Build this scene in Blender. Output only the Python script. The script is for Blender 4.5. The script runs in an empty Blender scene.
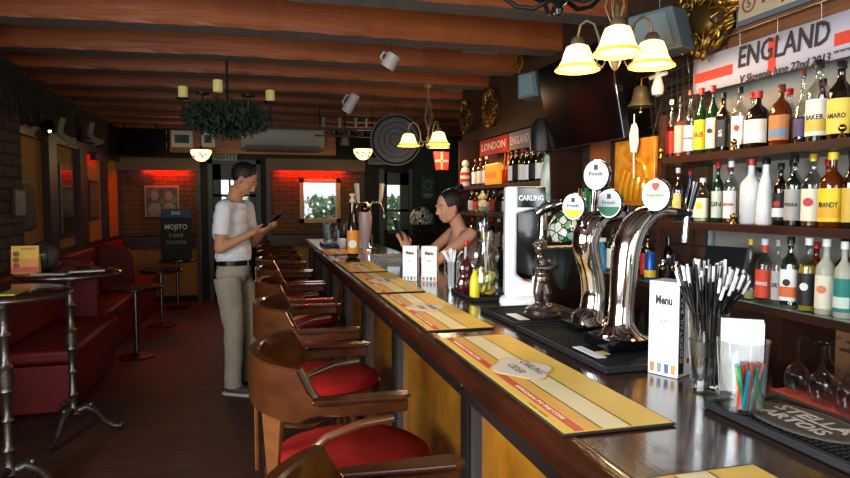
import bpy, bmesh, math, random
from math import sin, cos, pi, atan, tan, sqrt
from mathutils import Vector, Matrix, Euler
random.seed(7)
SC = bpy.context.scene
COL = SC.collection
# ------------------------------------------------------------------ camera
FPX = 625.0; YAW = atan(167/FPX); PIT = atan(37/FPX); CH = 1.52
cam_d = bpy.data.cameras.new('camera'); cam = bpy.data.objects.new('camera', cam_d); COL.objects.link(cam)
cam_d.sensor_width = 36.0; cam_d.lens = FPX/850*36.0; cam_d.clip_start = .02; cam_d.clip_end = 200
cam.location = (0, 0, CH); cam.rotation_euler = (pi/2-PIT, 0, -YAW)
SC.camera = cam
_F = Vector((sin(YAW)*cos(PIT), cos(YAW)*cos(PIT), -sin(PIT))); _R = Vector((cos(YAW), -sin(YAW), 0)); _U = _R.cross(_F)
def _ray(px, py): return _F + _R*((px-425)/FPX) + _U*((239-py)/FPX)
def PX(px, py, x):
    r = _ray(px, py); t = x/r.x; return Vector((x, t*r.y, CH+t*r.z))
def PY(px, py, y):
    r = _ray(px, py); t = y/r.y; return Vector((t*r.x, y, CH+t*r.z))
def PZ(px, py, z):
    r = _ray(px, py); t = (z-CH)/r.z; return Vector((t*r.x, t*r.y, z))

# ------------------------------------------------------------------ materials
def lin(h):
    h = h.lstrip('#'); c = [int(h[i:i+2], 16)/255 for i in (0, 2, 4)]
    return tuple(((v+.055)/1.055)**2.4 if v > .04045 else v/12.92 for v in c)+(1,)
MAT = {}
def newmat(name):
    m = bpy.data.materials.new(name); m.use_nodes = True
    nt = m.node_tree; b = nt.nodes['Principled BSDF']; return m, nt, b
def mat(name, col, rough=.5, metal=0, coat=0, trans=0, ior=1.45, emis=0, emcol=None, spec=None, noise=None, bump=0, bscale=40, stretch=(1,1,1), sheen=0, alpha=1, detail=4):
    """noise = (colour2, scale, contrast)"""
    if name in MAT: return MAT[name]
    m, nt, b = newmat(name); L = nt.links
    b.inputs['Base Color'].default_value = lin(col); b.inputs['Roughness'].default_value = rough
    b.inputs['Metallic'].default_value = metal; b.inputs['Coat Weight'].default_value = coat
    b.inputs['Coat Roughness'].default_value = .08
    b.inputs['Transmission Weight'].default_value = trans; b.inputs['IOR'].default_value = ior
    b.inputs['Sheen Weight'].default_value = sheen; b.inputs['Alpha'].default_value = alpha
    if spec is not None: b.inputs['Specular IOR Level'].default_value = spec
    if emis:
        b.inputs['Emission Color'].default_value = lin(emcol or col); b.inputs['Emission Strength'].default_value = emis
    if noise or bump:
        tc = nt.nodes.new('ShaderNodeTexCoord'); mp = nt.nodes.new('ShaderNodeMapping'); mp.inputs['Scale'].default_value = stretch
        L.new(tc.outputs['Object'], mp.inputs['Vector'])
    if noise:
        n = nt.nodes.new('ShaderNodeTexNoise'); n.inputs['Scale'].default_value = noise[1]; n.inputs['Detail'].default_value = detail
        L.new(mp.outputs[0], n.inputs['Vector'])
        r = nt.nodes.new('ShaderNodeValToRGB'); c = noise[2] if len(noise) > 2 else .25
        r.color_ramp.elements[0].position = .5-c; r.color_ramp.elements[1].position = .5+c
        r.color_ramp.elements[0].color = lin(col); r.color_ramp.elements[1].color = lin(noise[0])
        L.new(n.outputs['Fac'], r.inputs[0]); L.new(r.outputs[0], b.inputs['Base Color'])
    if bump:
        n2 = nt.nodes.new('ShaderNodeTexNoise'); n2.inputs['Scale'].default_value = bscale; n2.inputs['Detail'].default_value = 5
        L.new(mp.outputs[0], n2.inputs['Vector'])
        bm_ = nt.nodes.new('ShaderNodeBump'); bm_.inputs['Strength'].default_value = bump; bm_.inputs['Distance'].default_value = .01
        L.new(n2.outputs['Fac'], bm_.inputs['Height']); L.new(bm_.outputs[0], b.inputs['Normal'])
    MAT[name] = m; return m
def thin_glass(name, col='#ffffff', tint=.95, rough=.03, refl=1.0):
    """thin clear glass: tinted see-through with fresnel gloss"""
    if name in MAT: return MAT[name]
    m, nt, b = newmat(name); L = nt.links; nt.nodes.remove(b)
    out = [n for n in nt.nodes if n.type == 'OUTPUT_MATERIAL'][0]
    t = nt.nodes.new('ShaderNodeBsdfTransparent'); c = lin(col); t.inputs[0].default_value = (c[0]*tint, c[1]*tint, c[2]*tint, 1)
    g = nt.nodes.new('ShaderNodeBsdfGlossy'); g.inputs['Roughness'].default_value = rough
    g.inputs[0].default_value = (refl, refl, refl, 1)
    lw = nt.nodes.new('ShaderNodeLayerWeight'); lw.inputs[0].default_value = .35
    mt = nt.nodes.new('ShaderNodeMath'); mt.operation = 'MULTIPLY_ADD'; mt.inputs[1].default_value = .5; mt.inputs[2].default_value = .05
    mx = nt.nodes.new('ShaderNodeMixShader')
    L.new(lw.outputs['Facing'], mt.inputs[0]); L.new(mt.outputs[0], mx.inputs[0]); L.new(t.outputs[0], mx.inputs[1]); L.new(g.outputs[0], mx.inputs[2])
    L.new(mx.outputs[0], out.inputs[0]); MAT[name] = m; return m
def planks(name, c1, c2, gap, length, width, axis='X', rough=.35, bump=.3, coat=0, grain='#000000', brick=False, mortar=.006, plane='XY'):
    if name in MAT: return MAT[name]
    m, nt, b = newmat(name); L = nt.links
    tc = nt.nodes.new('ShaderNodeTexCoord')
    sep = nt.nodes.new('ShaderNodeSeparateXYZ'); cmb = nt.nodes.new('ShaderNodeCombineXYZ')
    L.new(tc.outputs['Object'], sep.inputs[0])
    a, c = {'XY': ('X', 'Y'), 'YX': ('Y', 'X'), 'XZ': ('X', 'Z'), 'YZ': ('Y', 'Z'), 'ZX': ('Z', 'X'), 'ZY': ('Z', 'Y')}[plane]
    L.new(sep.outputs[a], cmb.inputs[0]); L.new(sep.outputs[c], cmb.inputs[1])
    bt = nt.nodes.new('ShaderNodeTexBrick'); bt.inputs['Scale'].default_value = 1
    bt.inputs['Brick Width'].default_value = length; bt.inputs['Row Height'].default_value = width
    bt.inputs['Mortar Size'].default_value = mortar; bt.inputs['Color1'].default_value = lin(c1); bt.inputs['Color2'].default_value = lin(c2)
    bt.inputs['Mortar'].default_value = lin(gap); bt.inputs['Mortar Smooth'].default_value = .3
    L.new(cmb.outputs[0], bt.inputs['Vector'])
    mp = nt.nodes.new('ShaderNodeMapping'); mp.inputs['Scale'].default_value = (1.5, 22, 1) if not brick else (12, 12, 1)
    L.new(cmb.outputs[0], mp.inputs['Vector'])
    n = nt.nodes.new('ShaderNodeTexNoise'); n.inputs['Scale'].default_value = 2; n.inputs['Detail'].default_value = 6
    L.new(mp.outputs[0], n.inputs['Vector'])
    mx = nt.nodes.new('ShaderNodeMixRGB'); mx.blend_type = 'MULTIPLY'; mx.inputs[0].default_value = .75
    rr = nt.nodes.new('ShaderNodeValToRGB'); rr.color_ramp.elements[0].position = .3; rr.color_ramp.elements[1].position = .7
    rr.color_ramp.elements[0].color = (.45, .45, .45, 1); rr.color_ramp.elements[1].color = (1.15, 1.15, 1.15, 1)
    L.new(n.outputs['Fac'], rr.inputs[0]); L.new(bt.outputs['Color'], mx.inputs[1]); L.new(rr.outputs[0], mx.inputs[2])
    L.new(mx.outputs[0], b.inputs['Base Color'])
    b.inputs['Roughness'].default_value = rough; b.inputs['Coat Weight'].default_value = coat
    bp = nt.nodes.new('ShaderNodeBump'); bp.inputs['Strength'].default_value = bump; bp.inputs['Distance'].default_value = .01
    md = nt.nodes.new('ShaderNodeMath'); md.operation = 'MULTIPLY_ADD'; md.inputs[1].default_value = -1; md.inputs[2].default_value = 1
    L.new(bt.outputs['Fac'], md.inputs[0])
    ad = nt.nodes.new('ShaderNodeMath'); ad.operation = 'MULTIPLY_ADD'; ad.inputs[1].default_value = .25
    L.new(n.outputs['Fac'], ad.inputs[0]); L.new(md.outputs[0], ad.inputs[2]); L.new(ad.outputs[0], bp.inputs['Height'])
    L.new(bp.outputs[0], b.inputs['Normal'])
    MAT[name] = m; return m

# ------------------------------------------------------------------ mesh builder
class MB:
    def __init__(s): s.bm = bmesh.new(); s.mi = 0
    def _add(s, verts, faces):
        vs = [s.bm.verts.new(v) for v in verts]
        for f in faces:
            try:
                fc = s.bm.faces.new([vs[i] for i in f]); fc.material_index = s.mi
            except ValueError: pass
        return s
    def box(s, x0, x1, y0, y1, z0, z1, M=None):
        v = [Vector((x, y, z)) for x in (x0, x1) for y in (y0, y1) for z in (z0, z1)]
        if M: v = [M @ p for p in v]
        return s._add(v, [(0,1,3,2),(4,6,7,5),(0,4,5,1),(2,3,7,6),(0,2,6,4),(1,5,7,3)])
    def lathe(s, prof, c=(0,0,0), n=20, ex=2.0, M=None, sx=1, sy=1, rot=0, cap=True):
        """prof list of (r,z); ex superellipse exponent; closed if end radii >0 capped"""
        v = []; f = []
        for r, z in prof:
            for k in range(n):
                a = 2*pi*k/n+rot; ca, sa = cos(a), sin(a)
                if ex != 2.0:
                    q = (abs(ca)**ex+abs(sa)**ex)**(-1/ex)
                else: q = 1
                p = Vector((r*q*ca*sx+c[0], r*q*sa*sy+c[1], z+c[2])); v.append(M @ p if M else p)
        for i in range(len(prof)-1):
            for k in range(n):
                a, b = i*n+k, i*n+(k+1) % n
                f.append((a, b, b+n, a+n))
        if cap:
            if prof[0][0] > 1e-5: f.append(tuple(range(n))[::-1])
            if prof[-1][0] > 1e-5: f.append(tuple(range((len(prof)-1)*n, len(prof)*n)))
        return s._add(v, f)
    def cyl(s, p0, p1, r0, r1=None, n=12):
        return s.tube([p0, p1], [r0, r0 if r1 is None else r1], n)
    def tube(s, pts, rad, n=10, closed=False, sq=(1, 1), up=None, flat=False):
        pts = [Vector(p) for p in pts]; m = len(pts)
        if not isinstance(rad, (list, tuple)): rad = [rad]*m
        T = []
        for i in range(m):
            if closed: t = pts[(i+1) % m]-pts[i-1]
            else: t = pts[min(i+1, m-1)]-pts[max(i-1, 0)]
            T.append(t.normalized() if t.length > 1e-9 else Vector((0,0,1)))
        u = Vector(up) if up else (Vector((0,0,1)) if abs(T[0].z) < .9 else Vector((1,0,0)))
        N = (u-T[0]*u.dot(T[0])).normalized(); v = []; f = []
        for i in range(m):
            if up: 
                uu = Vector(up); N2 = uu-T[i]*uu.dot(T[i])
            else: N2 = N-T[i]*N.dot(T[i])
            if N2.length > 1e-6: N = N2.normalized()
            B = T[i].cross(N)
            for k in range(n):
                a = 2*pi*(k+.5)/n
                if flat:  # rounded-rect section with sq half sizes
                    ca, sa = cos(a), sin(a); q = (ca**6+sa**6)**(-1/6)
                    v.append(pts[i]+(N*(sa*q*sq[1])+B*(ca*q*sq[0]))*rad[i])
                else: v.append(pts[i]+(N*(sin(a)*sq[1])+B*(cos(a)*sq[0]))*rad[i])
        for i in range(m if closed else m-1):
            for k in range(n):
                a, b = i*n+k, i*n+(k+1) % n; c, d = ((i+1) % m)*n+(k+1) % n, ((i+1) % m)*n+k
                f.append((a, b, c, d))
        if not closed: f.append(tuple(range(n))[::-1]); f.append(tuple(range((m-1)*n, m*n)))
        return s._add(v, f)
    def ball(s, c, r, sc=(1,1,1), n=12, M=None):
        k = n//2+1
        pr = [(r*sin(pi*i/k), -r*cos(pi*i/k)) for i in range(k+1)]
        v = []; f = []
        R_ = M if M else Matrix.Identity(3)
        for i, (rr, zz) in enumerate(pr):
            if i in (0, k): v.append(Vector(c)+R_ @ Vector((0, 0, zz*sc[2]))); continue
            for j in range(n):
                a = 2*pi*j/n; v.append(Vector(c)+R_ @ Vector((rr*cos(a)*sc[0], rr*sin(a)*sc[1], zz*sc[2])))
        def ix(i, j): return 0 if i == 0 else (1+(k-1)*n if i == k else 1+(i-1)*n+j % n)
        for i in range(k):
            for j in range(n):
                q = [ix(i, j), ix(i, j+1), ix(i+1, j+1), ix(i+1, j)]; w = []
                for t in q:
                    if t not in w: w.append(t)
                f.append(tuple(w))
        return s._add(v, f)
    def prism(s, poly, axis, a, b, M=None):
        """poly 2D list extruded along axis from a to b"""
        def mk(p, t):
            q = {'X': (t, p[0], p[1]), 'Y': (p[0], t, p[1]), 'Z': (p[0], p[1], t)}[axis]
            q = Vector(q); return M @ q if M else q
        n = len(poly); v = [mk(p, a) for p in poly]+[mk(p, b) for p in poly]
        f = [tuple(range(n))[::-1], tuple(range(n, 2*n))]+[(i, (i+1) % n, (i+1) % n+n, i+n) for i in range(n)]
        return s._add(v, f)
    def quad(s, *p): return s._add([Vector(q) for q in p], [tuple(range(len(p)))])
    def build(s, name, m, parent=None, smooth=False, bevel=0, loc=None, seg=2, recalc=True):
        if recalc: bmesh.ops.recalc_face_normals(s.bm, faces=s.bm.faces)
        me = bpy.data.meshes.new(name); s.bm.to_mesh(me); s.bm.free()
        for mm in (m if isinstance(m, (list, tuple)) else [m]): me.materials.append(mm)
        o = bpy.data.objects.new(name, me); COL.objects.link(o)
        if smooth:
            for p in me.polygons: p.use_smooth = True
            try: me.set_sharp_from_angle(angle=math.radians(40 if smooth is True else smooth))
            except Exception: pass
        if parent: o.parent = parent
        if loc is not None: o.location = loc
        if bevel:
            bv = o.modifiers.new('bevel', 'BEVEL'); bv.width = bevel; bv.segments = seg; bv.limit_method = 'ANGLE'; bv.angle_limit = .6
        return o
def tag(o, label, cat=None, group=None, kind=None):
    if label: o['label'] = label
    if cat: o['category'] = cat
    if group: o['group'] = group
    if kind: o['kind'] = kind
    return o
def thing(name, label, cat, loc=(0,0,0), rz=0, group=None):
    o = bpy.data.objects.new(name, None); COL.objects.link(o); o.location = loc; o.rotation_euler = (0, 0, rz)
    o.empty_display_size = .05
    return tag(o, label, cat, group)
def kids(o): return [c for c in COL.objects if c.parent == o]
def dup(o, loc=None, rz=None, label=None, group=None, parent=None, KD=None):
    c = o.copy(); COL.objects.link(c)
    if parent: c.parent = parent
    if loc is not None: c.location = loc
    if rz is not None: c.rotation_euler = (0, 0, rz)
    if label: c['label'] = label
    if group: c['group'] = group
    for ch in list(o.children):
        d = ch.copy(); COL.objects.link(d); d.parent = c
        for g in list(ch.children):
            e = g.copy(); COL.objects.link(e); e.parent = d
    return c
def TOZ(y): return 2.592 if any(a <= y <= a+.21 for a in YBEAM) else 2.838
YBEAM = [.93, 1.71, 2.36, 3.27, 4.07, 4.85, 5.52, 6.3, 6.97, 7.65, 8.35, 9.05, 9.7]
def struct(o): o['kind'] = 'structure'; return o
def text(s, size, m, parent, M, name='lettering', depth=.0004, bold=0, bend=None, wid=None, shear=0, spacing=1, single=False):
    cu = bpy.data.curves.new('t', 'FONT'); cu.body = s; cu.size = size; cu.align_x = 'CENTER'; cu.align_y = 'CENTER'
    cu.extrude = depth; cu.offset = bold; cu.resolution_u = 2; cu.shear = shear; cu.space_character = spacing
    t = bpy.data.objects.new('t', cu); COL.objects.link(t)
    dg = bpy.context.evaluated_depsgraph_get(); me = bpy.data.meshes.new_from_object(t.evaluated_get(dg))
    bpy.data.objects.remove(t)
    if wid and len(me.vertices):
        xs = [v.co.x for v in me.vertices]; k = wid/max(max(xs)-min(xs), 1e-6)
        for v in me.vertices: v.co.x *= k
    if bend:  # wrap on a cylinder radius bend; text local x->angle, y->z
        for v in me.vertices:
            a = v.co.x/bend; rr = bend+v.co.z+depth
            v.co = Vector((rr*sin(a), -rr*cos(a), v.co.y))
        me.transform(M)
    else: me.transform(M)
    me.materials.clear(); me.materials.append(m)
    o = bpy.data.objects.new(name, me); COL.objects.link(o)
    if parent: o.parent = parent
    return o
def evalmesh(o):
    dg = bpy.context.evaluated_depsgraph_get(); return bpy.data.meshes.new_from_object(o.evaluated_get(dg))
def organic(mb, name, m, parent, voxel=.006, smooth=3, loc=None):
    """fuse overlapping closed volumes into one continuous skin"""
    o = mb.build(name+'_raw', m, None, recalc=True)
    r = o.modifiers.new('r', 'REMESH'); r.mode = 'VOXEL'; r.voxel_size = voxel; r.use_smooth_shade = True
    if smooth:
        s_ = o.modifiers.new('s', 'SMOOTH'); s_.iterations = smooth; s_.factor = .5
    me = evalmesh(o); bpy.data.objects.remove(o)
    for p in me.polygons: p.use_smooth = True
    q = bpy.data.objects.new(name, me); COL.objects.link(q)
    if parent: q.parent = parent
    return q
def smooth_path(pts, rad, k=4):
    P = [Vector(p) for p in pts]; P = [P[0]*2-P[1]]+P+[P[-1]*2-P[-2]]; R_ = [rad[0]]+list(rad)+[rad[-1]]; o = []; r = []
    for i in range(1, len(P)-2):
        for j in range(k):
            t = j/k; a, b, c, d = P[i-1], P[i], P[i+1], P[i+2]
            o.append(.5*((2*b)+(c-a)*t+(2*a-5*b+4*c-d)*t*t+(3*b-a-3*c+d)*t**3))
            ra, rb2, rc, rd = R_[i-1], R_[i], R_[i+1], R_[i+2]; r.append(rb2+(rc-rb2)*t)
    o.append(P[-2]); r.append(R_[-2]); return o, r
RZ = lambda a: Matrix.Rotation(a, 4, 'Z')
RX = lambda a: Matrix.Rotation(a, 4, 'X')
RY = lambda a: Matrix.Rotation(a, 4, 'Y')
TR = lambda x, y, z: Matrix.Translation((x, y, z))

# common materials
WOOD_DK = mat('dark stained wood', '#2b150b', .38, noise=('#3d2011', 3, .2), stretch=(2, 2, 14), bump=.15)
WOOD_BAR = mat('bar top wood', '#2c150a', .16, coat=.6, noise=('#41200f', 2.2, .25), stretch=(9, 1, 4), bump=.08, bscale=30)
WOOD_EDGE = mat('bar edge wood', '#1e0d06', .25, coat=.4, noise=('#3e1c0b', 3, .25), stretch=(6, 1, 6), bump=.5, bscale=18)
WOOD_CH = mat('chair wood', '#2c1408', .2, coat=.7, noise=('#4c260f', 3, .3), stretch=(3, 3, 9))
WOOD_CH2 = mat('chair wood light', '#5a321a', .28, coat=.4, noise=('#6e421f', 4, .3), stretch=(3, 3, 8))
RED_VEL = mat('red velvet', '#80110d', .95, spec=.2, noise=('#98190f', 14, .3), bump=.15, bscale=200)
RED_BOOTH = mat('red booth leather', '#7a0f0c', .55, noise=('#5a0a08', 5, .3), bump=.1)
CHROME = mat('chrome', '#d8d8da', .08, metal=1)
STEEL = mat('brushed steel', '#b0aeb0', .25, metal=1)
IRON = mat('cast iron silver', '#6d6661', .35, metal=.9, bump=.2, bscale=60)
BLKIRON = mat('black iron', '#15120f', .45, metal=.4)
BRASS = mat('brass', '#b08d45', .25, metal=1)
ANTIQ = mat('antique lamp metal', '#8d7c60', .4, metal=.7)
GOLD = mat('gilded carving', '#a6803a', .3, metal=.85, noise=('#5a3d12', 30, .25), bump=.4, bscale=50)
BLACK = mat('matte black', '#0d0c0c', .5)
GLOSSBLK = mat('gloss black', '#08080a', .12, coat=.5)
RUBBER = mat('black rubber', '#101216', .55, bump=.3, bscale=300)
WHITE = mat('white plastic', '#e9e9ea', .3, coat=.3)
PAPER = mat('white card', '#ebebe8', .7)
BLUEGREY = mat('pale blue grey paint', '#56646b', .6)
BEAM = mat('beam brown side', '#6a3210', .5, noise=('#944c1c', 1.6, .3), stretch=(.6, 5, 7), bump=.5, bscale=4)
BEAMU = mat('beam grey underside', '#4f4844', .8, noise=('#655c54', 5, .3), stretch=(1, 8, 8), bump=.6, bscale=15)  # beam undersides coloured greyer than the orange brown side faces
CREAM = mat('cream paint', '#c9c2ac', .6)
BRICKR = planks('red brown brick', '#6a4a29', '#70512f', '#523820', .21, .07, plane='XZ', brick=True, rough=.8, bump=.6, mortar=.01)
STONE = planks('grey brown stone', '#4c3f33', '#5e4f42', '#2d241c', .3, .09, plane='YZ', brick=True, rough=.85, bump=.8, mortar=.012)
# ------------------------------------------------------------------ ROOM
XL, XR, YB, YF, ZC = -1.98, 2.16, 10.1, -2.4, 2.84
XFR = 3.5
FLOOR = planks('floor boards', '#4a2c1d', '#553424', '#1a0d08', 1.7, .16, plane='XY', rough=.6, bump=.12, coat=0, mortar=.004)
struct(MB().box(XL-.2, XFR+.2, YF-.2, YB+.3, -.1, 0).build('floor', FLOOR))
CEIL = planks('ceiling boards', '#3a2415', '#47301c', '#1b100a', 2.4, .18, plane='YX', rough=.8, bump=.4)
struct(MB().box(XL-.2, XFR+.2, YF-.2, YB+.3, ZC, ZC+.1).build('ceiling', CEIL))
OCHRE = mat('ochre plaster', '#94692c', .7, noise=('#a87c38', 3, .3), bump=.2, bscale=10)
# left wall: ochre plaster
struct(MB().box(XL-.15, XL, YF-.2, -.7, 0, ZC).box(XL-.15, XL, 2.1, YB+.3, 0, ZC).box(XL-.15, XL, -.7, 2.1, 0, .9).box(XL-.15, XL, -.7, 2.1, 2.35, ZC).build('wall_left', OCHRE))
mb = MB()
for a, b in ((-.7, -.63), (2.03, 2.1), (.2, .25), (1.12, 1.17)): mb.box(XL-.12, XL-.05, a, b, .9, 2.35)
for a, b in ((.9, .97), (2.28, 2.35)): mb.box(XL-.12, XL-.05, -.7, 2.1, a, b)
w = struct(mb.build('window_5', WOOD_DK)); MB().box(XL-.09, XL-.085, -.65, 2.05, .95, 2.3).build('pane', thin_glass('window glass'), w)
# right wall (behind the back bar): grey plaster low, wood above
WALLR = mat('pale grey wall', '#77726b', .8, noise=('#9a958c', 3.5, .3), bump=.5, bscale=14)
struct(MB().box(XR, XR+.15, YF-.2, 6.4, 0, ZC).build('wall_right', WALLR))
WGREEN = mat('dark green wall', '#20291f', .6, noise=('#2c362a', 4, .3))
struct(MB().box(XFR, XFR+.15, 6.4, YB+.3, 0, ZC).box(XR+.15, XFR+.15, 6.25, 6.4, 0, ZC).build('wall_right_recess', WGREEN))
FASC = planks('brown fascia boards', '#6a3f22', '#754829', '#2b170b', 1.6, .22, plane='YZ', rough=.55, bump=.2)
# front wall behind the viewer with two windows and an open doorway
mb = MB()
for x0, x1, z0, z1 in ((XL, -1.5, 0, ZC), (-.3, .1, 0, ZC), (1.9, XR, 0, ZC), (-1.5, -.3, 0, .8), (-1.5, -.3, 2.3, ZC), (.1, 1.9, 0, .8), (.1, 1.9, 2.3, ZC)):
    mb.box(x0, x1, YF-.15, YF, z0, z1)
struct(mb.build('wall_front', OCHRE))
for k, (x0, x1) in enumerate(((-1.5, -.3), (.1, 1.9))):
    mb = MB()
    for a, b in ((x0, x0+.06), (x1-.06, x1), ((x0+x1)/2-.02, (x0+x1)/2+.02)): mb.box(a, b, YF-.1, YF-.04, .8, 2.3)
    for a, b in ((.8, .86), (2.24, 2.3)): mb.box(x0, x1, YF-.1, YF-.04, a, b)
    w = struct(mb.build('window_%d' % (k+3), WOOD_DK))
    MB().box(x0+.05, x1-.05, YF-.075, YF-.07, .85, 2.25).build('pane', thin_glass('window glass'), w)
# back wall with openings: door_1 (x -.77..0.07), window alcove, door_2
WB = mat('dark back wall', '#120d09', .7, noise=('#24180f', 4, .3))
mb = MB()
D1 = (-.66, -.02); D2 = (2.0, 2.42); W2 = (.67, 1.25, 1.22, 1.86)
for x0, x1, z0, z1 in ((XL, D1[0], 0, ZC), (D1[0], D1[1], 2.1, ZC), (D1[1], W2[0], 0, ZC), (W2[0], W2[1], 0, W2[2]), (W2[0], W2[1], W2[3], ZC),
                       (W2[1], D2[0], 0, ZC), (D2[0], D2[1], 2.0, ZC), (D2[0], D2[1], 0, 1.0), (D2[1], XFR, 0, ZC)):
    mb.box(x0, x1, YB, YB+.2, z0, z1)
struct(mb.build('wall_back', WB))
# brick recess panels with their wooden rails, on the back wall
def alcove(x0, x1, ztop, hole=None):
    mb = MB(); zb = 1.02
    if hole:
        a, b, c, d = hole
        for q in ((x0, a, zb, ztop), (b, x1, zb, ztop), (a, b, zb, c), (a, b, d, ztop)): mb.box(q[0], q[1], YB-.03, YB-.001, q[2], q[3])
    else: mb.box(x0, x1, YB-.03, YB-.001, zb, ztop)
    w = struct(mb.build('wall_back_brick', BRICKR))
    struct(MB().box(x0, x1, YB-.05, YB-.001, .82, 1.0).build('trim_1', WOOD_DK))
    struct(MB().box(x0, x1, YB-.025, YB-.001, .1, .82).build('wall_back_dado', OCHRE))
    for x in (x0-.07, x1): struct(MB().box(x, x+.07, YB-.08, YB-.001, 0, ztop+.06).build('trim_2', WOOD_DK))
    struct(MB().box(x0-.07, x1+.07, YB-.16, YB-.001, ztop+.02, ztop+.14).box(x0-.07, x1+.07, YB-.16, YB-.145, ztop-.045, ztop+.02).build('trim_3', mat('pelmet wood', '#6a5540', .6)))
alcove(-1.93, -.9, 2.03)
alcove(.2, 1.6, 2.05, W2)
struct(MB().box(2.5, XFR, YB-.02, YB-.001, 0, 2.6).build('wall_back_green', WGREEN))
REDL = mat('red lamp tube', '#ff2a10', .4, emis=90, emcol='#ff2408')
def redlamp(x0, x1, z, label, y=YB-.1):
    t = thing('strip_light', label, 'lamp', ((x0+x1)/2, y, z)); w = (x1-x0)/2
    MB().box(-w, w, -.03, .03, .012, .04).build('housing', BLACK, t)
    MB().tube([(-w+.02, 0, 0), (w-.02, 0, 0)], .01, 8).build('tube', REDL, t)
redlamp(-1.65, -.98, 2.0, 'red glowing strip light over the brick panel with the chalkboard')
redlamp(.3, 1.35, 2.02, 'red glowing strip light above the bright window in the back wall')
# window in alcove 2
mb = MB(); x0, x1, z0, z1 = W2
for a, b in ((x0-.03, x0+.035), (x1-.035, x1+.03)): mb.box(a, b, YB-.06, YB+.04, z0-.03, z1+.03)
for a, b in ((z0-.03, z0+.035), (z1-.035, z1+.03)): mb.box(x0-.03, x1+.03, YB-.06, YB+.04, a, b)
w = struct(mb.build('window_1', mat('cream window frame', '#b3a26f', .5)))
MB().box(x0, x1, YB+.0, YB+.005, z0, z1).build('pane', thin_glass('window glass'), w)
# door 1 dark with glazed upper part
DKGREEN = mat('dark green black paint', '#1a1f1c', .45)
mb = MB(); a, b = D1
mb.box(a, a+.12, YB+.02, YB+.07, 0, 2.1).box(b-.1, b, YB+.02, YB+.07, 0, 2.1).box(a, b, YB+.02, YB+.07, 0, 1.05).box(a, b, YB+.02, YB+.07, 1.86, 2.1)
mb.box((a+b)/2-.09, (a+b)/2-.06, YB+.02, YB+.07, 1.05, 1.86).box(a, b, YB+.02, YB+.07, 1.6, 1.64)
d = struct(mb.build('door_1', DKGREEN))
MB().box(a+.1, b-.1, YB+.04, YB+.046, 1.05, 1.86).build('pane', thin_glass('window glass'), d)
mb = MB()
for q in (a-.07, b): mb.box(q, q+.07, YB-.04, YB-.001, 0, 2.17)
mb.box(a-.07, b+.07, YB-.04, YB-.001, 2.1, 2.17); struct(mb.build('trim_4', mat('grey green trim', '#39423f', .5)))
MB().ball((0, 0, 0), .03).cyl((0, 0, 0), (0, .07, 0), .012).build('door_handle', STEEL, d, True, loc=(a+.06, YB-.03, 1.0))
# right-hand back window in its grey green frame
mb = MB(); a, b = D2
mb.box(a, a+.06, YB+.02, YB+.07, 1.0, 2.0).box(b-.14, b, YB+.02, YB+.07, 1.0, 2.0).box(a, b, YB+.02, YB+.07, 1.0, 1.06).box(a, b, YB+.02, YB+.07, 1.8, 2.0).box(a, b, YB+.02, YB+.07, 1.36, 1.4)
d = struct(mb.build('window_2', mat('sage frame', '#4e5a52', .5)))
MB().box(a+.05, b-.13, YB+.04, YB+.046, 1.05, 1.85).build('pane', thin_glass('window glass'), d)
mb = MB().box(a-.08, a, YB-.04, YB-.001, 0, 2.06).box(b, b+.06, YB-.04, YB-.001, 0, 2.06); struct(mb.build('trim_5', MAT['sage frame']))
# outside: ground and greenery seen through the panes
struct(MB().box(-12, 12, YB+.3, 30, -.2, -.05).build('ground', mat('pavement', '#8d8a82', .8)))
GREEN = mat('hedge leaves', '#5d7a45', .7, noise=('#9fb587', 6, .3))
mb = MB()
for k in range(5200):
    c = Vector((random.uniform(-1.2, 4.2), random.uniform(11.6, 12.6), random.uniform(0, 1.62)))
    a = Euler((random.random()*6, random.random()*6, 0)).to_matrix()
    mb._add([c+a @ Vector(q) for q in ((-.09, 0, 0), (0, -.04, 0), (.09, 0, 0), (0, .04, .02))], [(0, 1, 2, 3)])
tag(mb.build('hedge', GREEN, recalc=False), 'pale green hedge outside beyond the back window', 'hedge', kind='stuff')

# beams across the room
yb = YBEAM
for k, y in enumerate(yb):
    mb = MB(); n = 44; rr = random.Random(k); XQ = XR if y < 6.2 else XFR
    # slightly wavy hewn lower edges
    def row(yy, zz, amp): return [Vector((XL+(XQ-XL)*i/n, yy+rr.uniform(-amp, amp)+.08*max(0, -.25-(XL+(XQ-XL)*i/n)), zz+rr.uniform(-amp, amp))) for i in range(n+1)]
    rows = [row(y, ZC-.001, 0), row(y, 2.61, .003), row(y+.012, 2.59, .004), row(y+.2, 2.59, .004), row(y+.21, 2.605, .003), row(y+.21, ZC-.001, 0)]
    vs = [[mb.bm.verts.new(p) for p in r] for r in rows]
    for a in range(5):
        for i in range(n):
            f = mb.bm.faces.new((vs[a][i], vs[a][i+1], vs[a+1][i+1], vs[a+1][i])); f.material_index = 1 if a == 2 else 0
    o = struct(mb.build('trim_%d' % (k+10), [BEAM, BEAMU]))
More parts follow.
